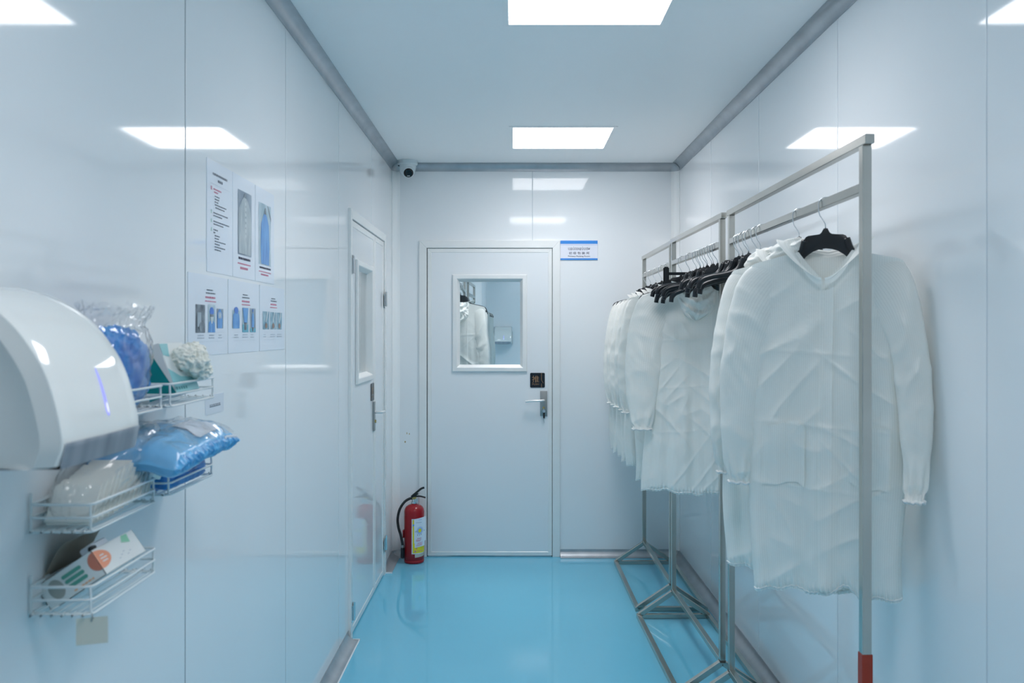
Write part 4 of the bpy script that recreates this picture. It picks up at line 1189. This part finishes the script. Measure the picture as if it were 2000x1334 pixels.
bm = B(); lump(bm, (0.002, 0.030, 0.060), (0.048, 0.152, 0.051), 0.08, 3.6, 11.0, 5, 2.9)
for v in bm.verts:
    v.co.z += 0.20 * v.co.y + 0.014
    if v.co.z < 0.0015: v.co.z = 0.0015
    v.co.y += 0.35 * (v.co.z - 0.05)
finish(bm, 'plastic_film', 'film_milky', t, smooth=35)

# open carton in the lowest basket
ct = thing('small_carton', 'small open white carton with orange and green print in the lowest basket', 'box', (XL + 0.064, 1.492, 1.060))
ct.rotation_euler = (0, R(-34), 0)
W2, H2, L2 = 0.056, 0.048, 0.160
bm = B()
box(bm, -W2, W2, 0.0, L2, 0, 0.0015)
box(bm, -W2, W2, 0.0, 0.0015, 0, H2); box(bm, -W2, W2, L2 - 0.0015, L2, 0, H2)
box(bm, W2 - 0.0015, W2, 0, L2, 0, H2); box(bm, -W2, -W2 + 0.0015, 0, L2, 0, H2)
finish(bm, 'carton', 'card_white', ct)
mpb = frame_map('back')
bm = B(); polys(bm, [ellipse(-0.028, 0.026, 0.014, 0.017, 20)], mpb, 0.0006); finish(bm, 'end_cutout', 'card_hole', ct)
for k in range(3):
    bm = B(); z_ = 0.014 + 0.0095 * k; x0_ = -0.006 - 0.001 * k
    polys(bm, [[(x0_, z_)] + [(x0_ + 0.032, z_)] + ellipse(x0_ + 0.032, z_ + 0.0033, 0.0033, 0.0033, 6, -PI / 2, PI / 2)[1:] + [(x0_, z_ + 0.0066)] + ellipse(x0_, z_ + 0.0033, 0.0033, 0.0033, 6, PI / 2, 3 * PI / 2)[1:-1]], mpb, 0.0007)
    finish(bm, 'green_stripe', 'green', ct)
bm = B(); x_ = -0.004
for wd in (0.006, 0.004, 0.007, 0.005, 0.006, 0.004): rects(bm, [(x_, x_ + wd, 0.006, 0.0085)], mpb, 0.0007); x_ += wd + 0.0015
finish(bm, 'orange_print', 'orange_light', ct)
bm = B(); polys(bm, [[(W2, 0.012)] + ellipse(W2, 0.028, 0.017, 0.017, 14, -PI / 2, -1.5 * PI)[1:-1][::1] + [(W2, 0.045)]], mpb, 0.0007); finish(bm, 'orange_print', 'orange_shaded', ct)
mpl = frame_map('left')
bm = B(); polys(bm, [[(0.0, 0.012)] + ellipse(0.0, 0.028, 0.046, 0.017, 16, -PI / 2, PI / 2)[1:-1] + [(0.0, 0.045)]], mpl, W2 + 0.0006); finish(bm, 'orange_print', 'orange', ct)
bm = B(); rects(bm, [(0.012, 0.030, 0.0215, 0.0235), (0.010, 0.032, 0.027, 0.029), (0.012, 0.026, 0.0325, 0.0345)], mpl, W2 + 0.0011); finish(bm, 'pale_print', 'card_white', ct)
bm = B(); polys(bm, [[(0.10, 0.036), (0.128, 0.030), (0.132, 0.046), (0.11, 0.047)]], mpl, W2 + 0.0006); finish(bm, 'green_print', 'green_light', ct)
bm = B(); rects(bm, [(0.064 + 0.011 * i, 0.071 + 0.011 * i, 0.012 + 0.004 * (i % 3), 0.0132 + 0.004 * (i % 3)) for i in range(5)], mpl, W2 + 0.0006); finish(bm, 'small_print', 'ink_pale', ct)
bm = B()
pts = [(-W2, 0, H2), (-W2 + 0.03, 0, H2 + 0.014), (-W2 + 0.070, 0, H2 + 0.034), (-W2 + 0.100, 0, H2 + 0.032)]
cv = catmull(pts, 5); rr0 = [bm.verts.new((p.x, 0.004, p.z)) for p in cv]; rr1 = [bm.verts.new((p.x, L2 - 0.004, p.z)) for p in cv]
for i in range(len(cv) - 1): bm.faces.new((rr0[i], rr0[i + 1], rr1[i + 1], rr1[i]))
bmesh.ops.solidify(bm, geom=list(bm.faces), thickness=0.0012); finish(bm, 'lid_flap', 'card_inside', ct)
bm = B(); box(bm, W2 - 0.03, W2 - 0.004, 0.02, 0.075, H2 - 0.002, H2 + 0.012, 0.003); finish(bm, 'white_item', 'label_white', ct)
bm = B(); box(bm, W2 - 0.012, W2 - 0.002, 0.012, 0.03, H2 - 0.001, H2 + 0.008, 0.003); finish(bm, 'dark_item', 'black_rubber', ct)

# beige note hanging under the lowest basket
t = thing('paper_note', 'blank beige paper note hanging below the lowest basket', 'note', (XL + 0.105, 1.4515, 1.036))
bm = B(); box(bm, -0.024, 0.024, -0.0006, 0.0, -0.048, -0.004); finish(bm, 'sheet', 'note_beige', t, rot=(0, 0, R(18)))
bm = B(); tube(bm, catmull([(0.0, -0.002, 0.0035), (0.002, -0.003, -0.003), (0.0, -0.003, -0.010)], 4), 0.0012, 6); finish(bm, 'clip_wire', 'satin', t, smooth=180)

# ================================================================== POSTERS
def words(bm, u0, u1, v, h, n, mp, rnd, dens=0.82):
    """a line of tiny illegible words"""
    u = u0
    while u < u1:
        w = rnd.uniform(0.006, 0.016); w = min(w, u1 - u)
        rects(bm, [(u, u + w, v, v + h)], mp, n); u += w + 0.0022
def poster(label, u0, v0, w, h, seed):
    t = thing('instruction_poster', label, 'poster', group='laminated instruction posters')
    bm = B(); prism(bm, rect_outline(u0, u0 + w, v0, v0 + h), XL + 0.0003, XL + 0.0013, mpL); finish(bm, 'sheet', 'paper', t)
    return t, random.Random(seed)
NP1, NP2, NP3 = XL + 0.0018, XL + 0.0023, XL + 0.0028
def lines(t, name, m, items, rnd):
    bm = B()
    for u0, u1, v, h in items: words(bm, u0, u1, v, h, NP1, mpL, rnd)
    finish(bm, name, m, t)['kind'] = 'stuff'
def coat_outline(cu, v0, v1, w):
    H = v1 - v0
    return [(cu - w * 0.42, v0), (cu + w * 0.42, v0), (cu + w * 0.48, v0 + H * 0.35), (cu + w * 0.42, v0 + H * 0.78), (cu + w * 0.22, v0 + H * 0.93), (cu + w * 0.08, v1), (cu - w * 0.08, v1), (cu - w * 0.22, v0 + H * 0.93), (cu - w * 0.42, v0 + H * 0.78), (cu - w * 0.48, v0 + H * 0.35)]
def photo(t, u0, u1, v0, v1, bgm, shapes):
    bm = B(); rects(bm, [(u0, u1, v0, v1)], mpL, NP1); ph = finish(bm, 'photo', bgm, t)
    for nm, m, pl, lv in shapes:
        bm = B(); polys(bm, pl, mpL, NP2 + 0.0004 * lv); finish(bm, nm, m, ph)
def R4(a, b, c, d): return [(a, c), (b, c), (b, d), (a, d)]

Z1, Z2 = 1.658, 1.955
# upper row, portrait
u = 2.297
t, rn = poster('upper left poster, all text with one red heading line', u, Z1, 0.210, 0.297, 1)
lines(t, 'heading', 'ink_soft', [(u + 0.045, u + 0.165, Z2 - 0.037, 0.006), (u + 0.085, u + 0.125, Z2 - 0.052, 0.007)], rn)
lines(t, 'rule', 'ink_pale', [(u + 0.025, u + 0.185, Z2 - 0.062, 0.0008)], rn)
lines(t, 'red_text', 'ink_red', [(u + 0.050, u + 0.115, Z2 - 0.076, 0.004), (u + 0.055, u + 0.085, Z2 - 0.084, 0.004), (u + 0.030, u + 0.040, Z2 - 0.079, 0.010)], rn)
its = []
for k, (a, b) in enumerate([(0.06, 0.10), (0.06, 0.095), (0.06, 0.09), (0.06, 0.155), (0.065, 0.14), (0, 0), (0.05, 0.17), (0.05, 0.12), (0, 0), (0.05, 0.18), (0.05, 0.13), (0, 0), (0.05, 0.085), (0.05, 0.066), (0.06, 0.10), (0.06, 0.095), (0.06, 0.15), (0.06, 0.10), (0.06, 0.145), (0.06, 0.11)]):
    if b: its.append((u + a, u + b, Z2 - 0.094 - 0.0075 * k, 0.0032))
lines(t, 'body_text', 'ink_soft', its, rn)
lines(t, 'bullet', 'ink_green', [(u + 0.030, u + 0.036, Z2 - 0.141, 0.010), (u + 0.030, u + 0.036, Z2 - 0.165, 0.010), (u + 0.030, u + 0.036, Z2 - 0.188, 0.010)], rn)

u = 2.510
t, rn = poster('upper middle poster with a photo of a grey-white garment', u, Z1, 0.218, 0.297, 2)
photo(t, u + 0.046, u + 0.180, Z1 + 0.068, Z2 - 0.040, 'photo_grey', [
    ('garment', 'photo_coat', [coat_outline(u + 0.113, Z1 + 0.072, Z2 - 0.056, 0.135)], 0),
    ('closure', 'photo_light', [ellipse(u + 0.118, Z2 - 0.075 - 0.016 * k, 0.007, 0.006, 10) for k in range(7)], 1),
    ('hanger', 'photo_dark', [[(u + 0.10, Z2 - 0.058), (u + 0.126, Z2 - 0.058), (u + 0.116, Z2 - 0.044), (u + 0.110, Z2 - 0.044)]], 1)])
lines(t, 'caption', 'ink', [(u + 0.052, u + 0.168, Z1 + 0.054, 0.007)], rn)
lines(t, 'red_text', 'ink_red', [(u + 0.045, u + 0.172, Z1 + 0.040, 0.004), (u + 0.068, u + 0.145, Z1 + 0.026, 0.007)], rn)

u = 2.732
t, rn = poster('upper right poster with a photo of a bright blue gown', u, Z1, 0.214, 0.297, 3)
photo(t, u + 0.034, u + 0.174, Z1 + 0.056, Z2 - 0.046, 'photo_pale', [
    ('garment', 'photo_blue', [coat_outline(u + 0.104, Z1 + 0.058, Z2 - 0.075, 0.105)], 0),
    ('hanger', 'photo_dark', [[(u + 0.094, Z2 - 0.078), (u + 0.116, Z2 - 0.078), (u + 0.108, Z2 - 0.058), (u + 0.102, Z2 - 0.058)]], 1),
    ('pipe', 'photo_dark', [[(u + 0.13, Z2 - 0.047), (u + 0.14, Z2 - 0.047), (u + 0.174, Z2 - 0.085), (u + 0.174, Z2 - 0.095)]], 0)])
lines(t, 'caption', 'ink', [(u + 0.044, u + 0.172, Z1 + 0.043, 0.006)], rn)
lines(t, 'red_text', 'ink_red', [(u + 0.036, u + 0.174, Z1 + 0.032, 0.003), (u + 0.060, u + 0.145, Z1 + 0.022, 0.005)], rn)

# lower row, landscape
Y1, Y2 = 1.440, 1.648
def low(label, u, w, seed, photos, cap):
    t, rn = poster(label, u, Y1, w, 0.208, seed)
    lines(t, 'heading', 'ink_soft', [(u + w * 0.44, u + w * 0.60, Y2 - 0.040, 0.0035), (u + w * 0.42, u + w * 0.66, Y2 - 0.048, 0.0035)], rn)
    lines(t, 'red_text', 'ink_red', [(u + w * 0.41, u + w * 0.66, Y2 - 0.060, 0.005), (u + w * 0.40, u + w * 0.68, Y2 - 0.069, 0.003)], rn)
    for (a, b, c, d, bg, sh) in photos:
        photo(t, u + a * w, u + b * w, Y2 - d, Y2 - c, bg, sh(u, w))
    lines(t, 'caption', 'ink_pale', [(u + a * w, u + b * w, Y2 - 0.158, 0.0028) for a, b in cap] + [(u + a * w - 0.003, u + b * w + 0.003, Y2 - 0.165, 0.0028) for a, b in cap], rn)
    lines(t, 'rule', 'ink_pale', [(u + 0.16 * w, u + 0.9 * w, Y2 - 0.149, 0.0005), (u + 0.16 * w, u + 0.9 * w, Y2 - 0.173, 0.0005)], rn)
def pers(cx, v0, v1, w, head=True, top='photo_deep'):
    return lambda u, W: [('garment', 'photo_blue', [coat_outline(u + cx * W, Y2 - v1, Y2 - v0, w * W)], 0)] + ([('cap', top, [ellipse(u + cx * W, Y2 - v0 + 0.002, w * W * 0.28, 0.010, 12)], 1)] if head else [])
low('lower left poster with three photos, the first one dark', 2.163, 0.300, 11, [
    (0.17, 0.40, 0.078, 0.150, 'photo_dark', lambda u, W: [('mirror', 'photo_grey', [R4(u + 0.21 * W, u + 0.30 * W, Y2 - 0.135, Y2 - 0.098)], 0), ('figure', 'photo_dark', [ellipse(u + 0.32 * W, Y2 - 0.135, 0.022, 0.014, 12)], 1)]),
    (0.47, 0.66, 0.076, 0.149, 'photo_pale', lambda u, W: [('cap', 'photo_deep', [ellipse(u + 0.565 * W, Y2 - 0.094, 0.017, 0.012, 14)], 0), ('hair', 'photo_dark', [R4(u + 0.52 * W, u + 0.61 * W, Y2 - 0.108, Y2 - 0.101)], 1), ('mask', 'photo_light', [[(u + 0.525 * W, Y2 - 0.108), (u + 0.605 * W, Y2 - 0.108), (u + 0.575 * W, Y2 - 0.126), (u + 0.555 * W, Y2 - 0.126)]], 1), ('garment', 'photo_blue', [[(u + 0.475 * W, Y2 - 0.149), (u + 0.655 * W, Y2 - 0.149), (u + 0.64 * W, Y2 - 0.124), (u + 0.59 * W, Y2 - 0.117), (u + 0.54 * W, Y2 - 0.117), (u + 0.49 * W, Y2 - 0.124)]], 0)]),
    (0.70, 0.88, 0.085, 0.138, 'photo_grey', lambda u, W: [('garment', 'photo_blue', [coat_outline(u + 0.78 * W, Y2 - 0.138, Y2 - 0.086, 0.15 * W)], 0), ('gloves', 'photo_light', [ellipse(u + 0.755 * W, Y2 - 0.103, 0.005, 0.010, 10), ellipse(u + 0.80 * W, Y2 - 0.103, 0.005, 0.010, 10)], 1)])],
    [(0.22, 0.37), (0.50, 0.63), (0.75, 0.83)])
low('lower middle poster with three photos of blue garments and teal floors', 2.470, 0.302, 12, [
    (0.11, 0.35, 0.086, 0.138, 'photo_pale', pers(0.23, 0.088, 0.138, 0.22)),
    (0.42, 0.62, 0.076, 0.149, 'photo_pale', lambda u, W: [('floor', 'photo_teal', [R4(u + 0.42 * W, u + 0.62 * W, Y2 - 0.149, Y2 - 0.126)], 0), ('trousers', 'photo_blue', [[(u + 0.47 * W, Y2 - 0.122), (u + 0.57 * W, Y2 - 0.122), (u + 0.61 * W, Y2 - 0.077), (u + 0.43 * W, Y2 - 0.077)]], 1), ('shoes', 'photo_dark', [R4(u + 0.48 * W, u + 0.56 * W, Y2 - 0.142, Y2 - 0.120)], 1)]),
    (0.67, 0.87, 0.076, 0.149, 'photo_grey', lambda u, W: [('floor', 'photo_teal', [R4(u + 0.67 * W, u + 0.87 * W, Y2 - 0.149, Y2 - 0.137)], 0), ('garment', 'photo_blue', [coat_outline(u + 0.765 * W, Y2 - 0.134, Y2 - 0.090, 0.09 * W)], 1), ('cap', 'photo_deep', [ellipse(u + 0.765 * W, Y2 - 0.083, 0.006, 0.005, 10)], 1), ('legs', 'photo_dark', [R4(u + 0.745 * W, u + 0.785 * W, Y2 - 0.146, Y2 - 0.134)], 1)])],
    [(0.18, 0.29), (0.44, 0.60), (0.70, 0.80)])
def hands(a, b):
    return lambda u, W: [('tap', 'photo_light', [[(u + (a + 0.10) * W, Y2 - 0.116), (u + (a + 0.13) * W, Y2 - 0.116), (u + (b - 0.04) * W, Y2 - 0.082), (u + (b - 0.08) * W, Y2 - 0.082)]], 0), ('hands', 'photo_skin', [ellipse(u + (a + b) / 2 * W, Y2 - 0.128, 0.014, 0.009, 12)], 1)]
low('lower right poster with three close photos of hand washing', 2.778, 0.300, 13, [
    (0.11, 0.36, 0.082, 0.140, 'photo_steel', hands(0.11, 0.36)), (0.40, 0.63, 0.083, 0.140, 'photo_steel', hands(0.40, 0.63)), (0.66, 0.89, 0.083, 0.140, 'photo_steel', hands(0.66, 0.89))],
    [(0.14, 0.22), (0.40, 0.60), (0.68, 0.88)])

# ================================================================== FIRE EXTINGUISHER
fx = thing('fire_extinguisher', 'red fire extinguisher with black hose standing in the left corner', 'fire extinguisher', (-0.637, 5.752, 0))
rb = 0.0655
bm = B(); lathe(bm, [(0.050, 0.0), (0.0635, 0.003), (rb, 0.010), (rb, 0.018), (rb - 0.003, 0.022), (rb, 0.026), (rb, 0.33), (rb - 0.003, 0.346), (0.053, 0.362), (0.036, 0.373), (0.019, 0.378), (0.017, 0.384)], 48); finish(bm, 'cylinder', 'red_paint', fx, smooth=40)
bm = B(); lathe(bm, [(0.020, 0.381), (0.022, 0.383), (0.022, 0.394), (0.016, 0.396), (0.015, 0.410)], 24); finish(bm, 'neck_ring', 'chrome', fx, smooth=40)
bm = B(); box(bm, -0.014, 0.014, -0.010, 0.010, 0.408, 0.424, 0.003); finish(bm, 'valve', 'brass', fx)
bm = B(); tube(bm, [(0.016, -0.012, 0.404), (0.016, -0.022, 0.404)], 0.012, 18); finish(bm, 'gauge', 'chrome', fx, smooth=40)
bm = B(); bar(bm, (-0.018, 0, 0.424), (0.024, 0, 0.447), 0.020, 0.014); tube(bm, catmull([(-0.014, 0, 0.428), (0.015, 0, 0.452), (0.045, 0, 0.476), (0.066, 0, 0.484)], 5), 0.0070, 8); finish(bm, 'carry_lever', 'black_plastic', fx, smooth=40)
bm = B(); tube(bm, catmull([(-0.010, 0, 0.424), (0.03, 0, 0.428), (0.055, 0, 0.424), (0.074, 0, 0.418)], 5), 0.0055, 8); finish(bm, 'squeeze_handle', 'black_plastic', fx, smooth=40)
bm = B(); tube(bm, catmull([(-0.012, 0, 0.414), (-0.03, -0.003, 0.412), (-0.062, -0.012, 0.392), (-0.092, -0.022, 0.345), (-0.104, -0.028, 0.285), (-0.098, -0.032, 0.23), (-0.083, -0.034, 0.18), (-0.073, -0.034, 0.13), (-0.071, -0.034, 0.105)], 7), 0.0085, 12)
hose = finish(bm, 'hose', 'black_rubber', fx, smooth=50)
bm = B(); tube(bm, [(-0.0715, -0.034, 0.118), (-0.0712, -0.034, 0.100)], 0.0095, 14); finish(bm, 'hose_collar', 'satin', hose, smooth=50)
bm = B(); tube(bm, [(-0.0712, -0.034, 0.101), (-0.0715, -0.034, 0.092), (-0.072, -0.034, 0.04), (-0.072, -0.034, 0.036)], lambda f: 0.011 if f < 0.2 else 0.0125, 16); finish(bm, 'nozzle', 'black_plastic', hose, smooth=50)
bm = B(); box(bm, -0.0735, -0.064, -0.02, 0.02, 0.16, 0.21, 0.002); finish(bm, 'hose_clip', 'red_paint', fx)
def cyl_patch(name, a0, a1, z0, z1, r, m, parent, shear=0.0, peel=0.0):
    bm = B(); n_ = 12; rows = []
    for i in range(n_ + 1):
        f = i / n_; a = R(-90 + a0 + (a1 - a0) * f); rr = r + peel * f * f
        rows.append([bm.verts.new((rr * math.cos(a), rr * math.sin(a), z + shear * f)) for z in (z0, z1)])
    for p, q in zip(rows, rows[1:]): bm.faces.new((p[0], q[0], q[1], p[1]))
    return finish(bm, name, m, parent, recalc=False)
lb = cyl_patch('label', -8, 82, 0.066, 0.292, rb + 0.0006, 'label_white', fx)
cyl_patch('yellow_print', -2, 80, 0.072, 0.287, rb + 0.0010, 'yellow', lb)
cyl_patch('blue_print', -1, 12, 0.247, 0.258, rb + 0.0014, 'sign_blue', lb)
for k in range(5): cyl_patch('red_print', 14 + 9 * k, 20 + 9 * k, 0.083, 0.087, rb + 0.0014, 'ink_red', lb)
cyl_patch('red_print', 8, 15, 0.078, 0.090, rb + 0.0014, 'ink_red', lb); cyl_patch('red_print', 17, 23, 0.098, 0.106, rb + 0.0014, 'ink_red', lb)
pp = cyl_patch('paper_tag', 6, 76, 0.136, 0.292, rb + 0.0022, 'paper', fx, 0.012, 0.012)
p2 = cyl_patch('paper_tag', 9, 68, 0.108, 0.150, rb + 0.0018, 'paper', fx, 0.008, 0.008)
def tagprint(a0, a1, z0, z1, m, par, rr, nm='tag_print'):
    f0 = (a0 - 6) / 70; cyl_patch(nm, a0, a1, z0 + 0.012 * f0, z1 + 0.012 * f0, rr + 0.012 * ((a0 + a1) / 2 / 76) ** 2, m, par)
bm = B()
for k in range(26):
    an = 2 * PI * k / 26; r0_, r1_ = (0.0155, 0.021) if k % 2 else (0.011, 0.026)
for zz, a0, a1, mm in ((0.281, 30, 50, 'sign_pale'), (0.266, 14, 64, 'ink_pale'), (0.163, 22, 52, 'ink_red'), (0.154, 16, 54, 'ink_red'), (0.147, 16, 40, 'ink_red')):
    tagprint(a0, a1, zz, zz + 0.0035, mm, pp, rb + 0.0034)
bm.free()
def cyl_poly(name, pts, r, m, parent):
    """pts (angle deg, z) fan drawn on the bulging tag"""
    bm = B(); ca = sum(p[0] for p in pts) / len(pts); cz = sum(p[1] for p in pts) / len(pts)
    def P(a, z):
        f = (a - 6) / 70; rr = r + 0.012 * f * f; b_ = R(-90 + a)
        return bm.verts.new((rr * math.cos(b_), rr * math.sin(b_), z + 0.012 * f))
    c0 = P(ca, cz); vs_ = [P(*p) for p in pts]
    for i in range(len(vs_)): bm.faces.new((c0, vs_[i], vs_[(i + 1) % len(vs_)]))
    return finish(bm, name, m, parent, recalc=False)
star = [(37 + (22 if k % 2 else 13) * math.cos(2 * PI * k / 40), 0.212 + (0.030 if k % 2 else 0.018) * math.sin(2 * PI * k / 40)) for k in range(40)]
cyl_poly('blue_rays', star, rb + 0.0032, 'sign_pale', pp)
cyl_poly('yellow_figure', [(37 + 9 * math.cos(2 * PI * k / 14), 0.212 + 0.013 * math.sin(2 * PI * k / 14)) for k in range(14)], rb + 0.0038, 'yellow', pp)
for a_, z_ in ((13, 0.210), (20, 0.210), (63, 0.205), (24, 0.186), (34, 0.184), (44, 0.186)):
    cyl_poly('small_print', [(a_ + 1.6 * math.cos(k), z_ + 0.005 * math.sin(k)) for k in range(6)], rb + 0.0038, 'ink_soft', pp)
for k in range(3): cyl_patch('tag_print', 16 + k * 4, 56, 0.116 + 0.008 * k + 0.003, 0.119 + 0.008 * k + 0.003, rb + 0.0062, 'ink_red', p2, 0.004)
cyl_patch('scuffed_sticker', 10, 80, 0.043, 0.064, rb + 0.0008, 'label_beige', fx, 0.006)

# ================================================================== CEILING CAMERA
cc = thing('security_camera', 'white turret security camera with black face under the ceiling corner', 'camera', (-0.683, 5.775, ZC))
bm = B(); lathe(bm, [(0.066, -0.001), (0.066, -0.022), (0.060, -0.028), (0.057, -0.029)], 36); finish(bm, 'mount', 'camera_white', cc, smooth=40)
bm = B(); lathe(bm, [(0.056, -0.026), (0.056, -0.040), (0.052, -0.058), (0.046, -0.074), (0.036, -0.090), (0.022, -0.101), (0.008, -0.105)], 36); body_o = finish(bm, 'turret', 'camera_white', cc, smooth=60)
dirv = Vector((0.16, -0.80, -0.50)).normalized(); ctr = Vector((0.004, -0.006, -0.062))
rot = dirv.to_track_quat('Z', 'Y').to_matrix().to_4x4()
def oriented_lathe(name, prof, m, parent):
    bm = B(); lathe(bm, prof, 32); mt = Matrix.Translation(ctr) @ rot
    for v in bm.verts: v.co = mt @ v.co
    return finish(bm, name, m, parent, smooth=50)
oriented_lathe('eyeball', [(0.036, 0.0), (0.042, 0.020), (0.040, 0.034), (0.034, 0.044), (0.031, 0.047)], 'camera_white', cc)
face_o = oriented_lathe('black_face', [(0.031, 0.040), (0.0315, 0.047), (0.029, 0.0505), (0.020, 0.0525), (0.004, 0.053)], 'lens_black', cc)
oriented_lathe('lens', [(0.012, 0.050), (0.012, 0.0545), (0.008, 0.0555), (0.001, 0.056)], 'lens_black', face_o)
bm = B(); box(bm, -0.009, 0.009, -0.0215, -0.0155, 0.0522, 0.0534)
mt = Matrix.Translation(ctr) @ rot
for v in bm.verts: v.co = mt @ v.co
finish(bm, 'sensor_window', 'camera_grey', face_o)
bm = B(); lathe(bm, [(0.0035, 0), (0.0035, 0.008)], 10)
for v in bm.verts: v.co = Vector((-0.052, -0.022, -0.036)) + Vector((-v.co.z * 0.5, -v.co.z, v.co.y)) + Vector((v.co.x, 0, 0))
finish(bm, 'screw', 'dark_hole', cc)

# ================================================================== NEXT ROOM CONTENTS (through the end door window)
def rack_next(label, far, near):
    return rack(label, far, near, 'garment racks beyond the end door')
RK[4] = ((-0.430, 8.00), (-0.395, 6.40)); RK[5] = ((-0.402, 9.37), (-0.425, 8.50))
rack_next('garment rack beyond the end door, nearer one with empty hangers', *RK[4])
rack_next('garment rack beyond the end door, farther one', *RK[5])
nl = ['hooded white coat seen through the end door window', 'white coat beside the hooded one beyond the end door', 'white coat in the middle of the row beyond the end door', 'white coat fourth along the row beyond the end door', 'farthest white coat of the row beyond the end door']
nh = ['black hanger of the hooded coat beyond the end door', 'black hanger of the coat beside the hooded one beyond the end door', 'black hanger of the middle coat beyond the end door', 'black hanger of the fourth coat beyond the end door', 'black hanger of the farthest coat beyond the end door']
for i, (k, y, a, src) in enumerate(((4, 6.66, 172, coatC), (4, 7.35, 8, coatE), (5, 8.62, 5, coatD), (5, 8.90, 9, coatE), (5, 9.18, 6, coatD))):
    copy_coat(src, nl[i], rail_point(k, y), R(a), -0.012)
    hanger(rail_point(k, y), R(a), nh[i], 'hangers beyond the end door')
for i, (y, a) in enumerate(((6.80, 12), (6.88, 10), (6.96, 9), (7.04, 11))):
    hanger(rail_point(4, y), R(a), 'empty black hanger glimpsed through the end door window, %s of four' % ORD[i], 'empty hangers beyond the end door')
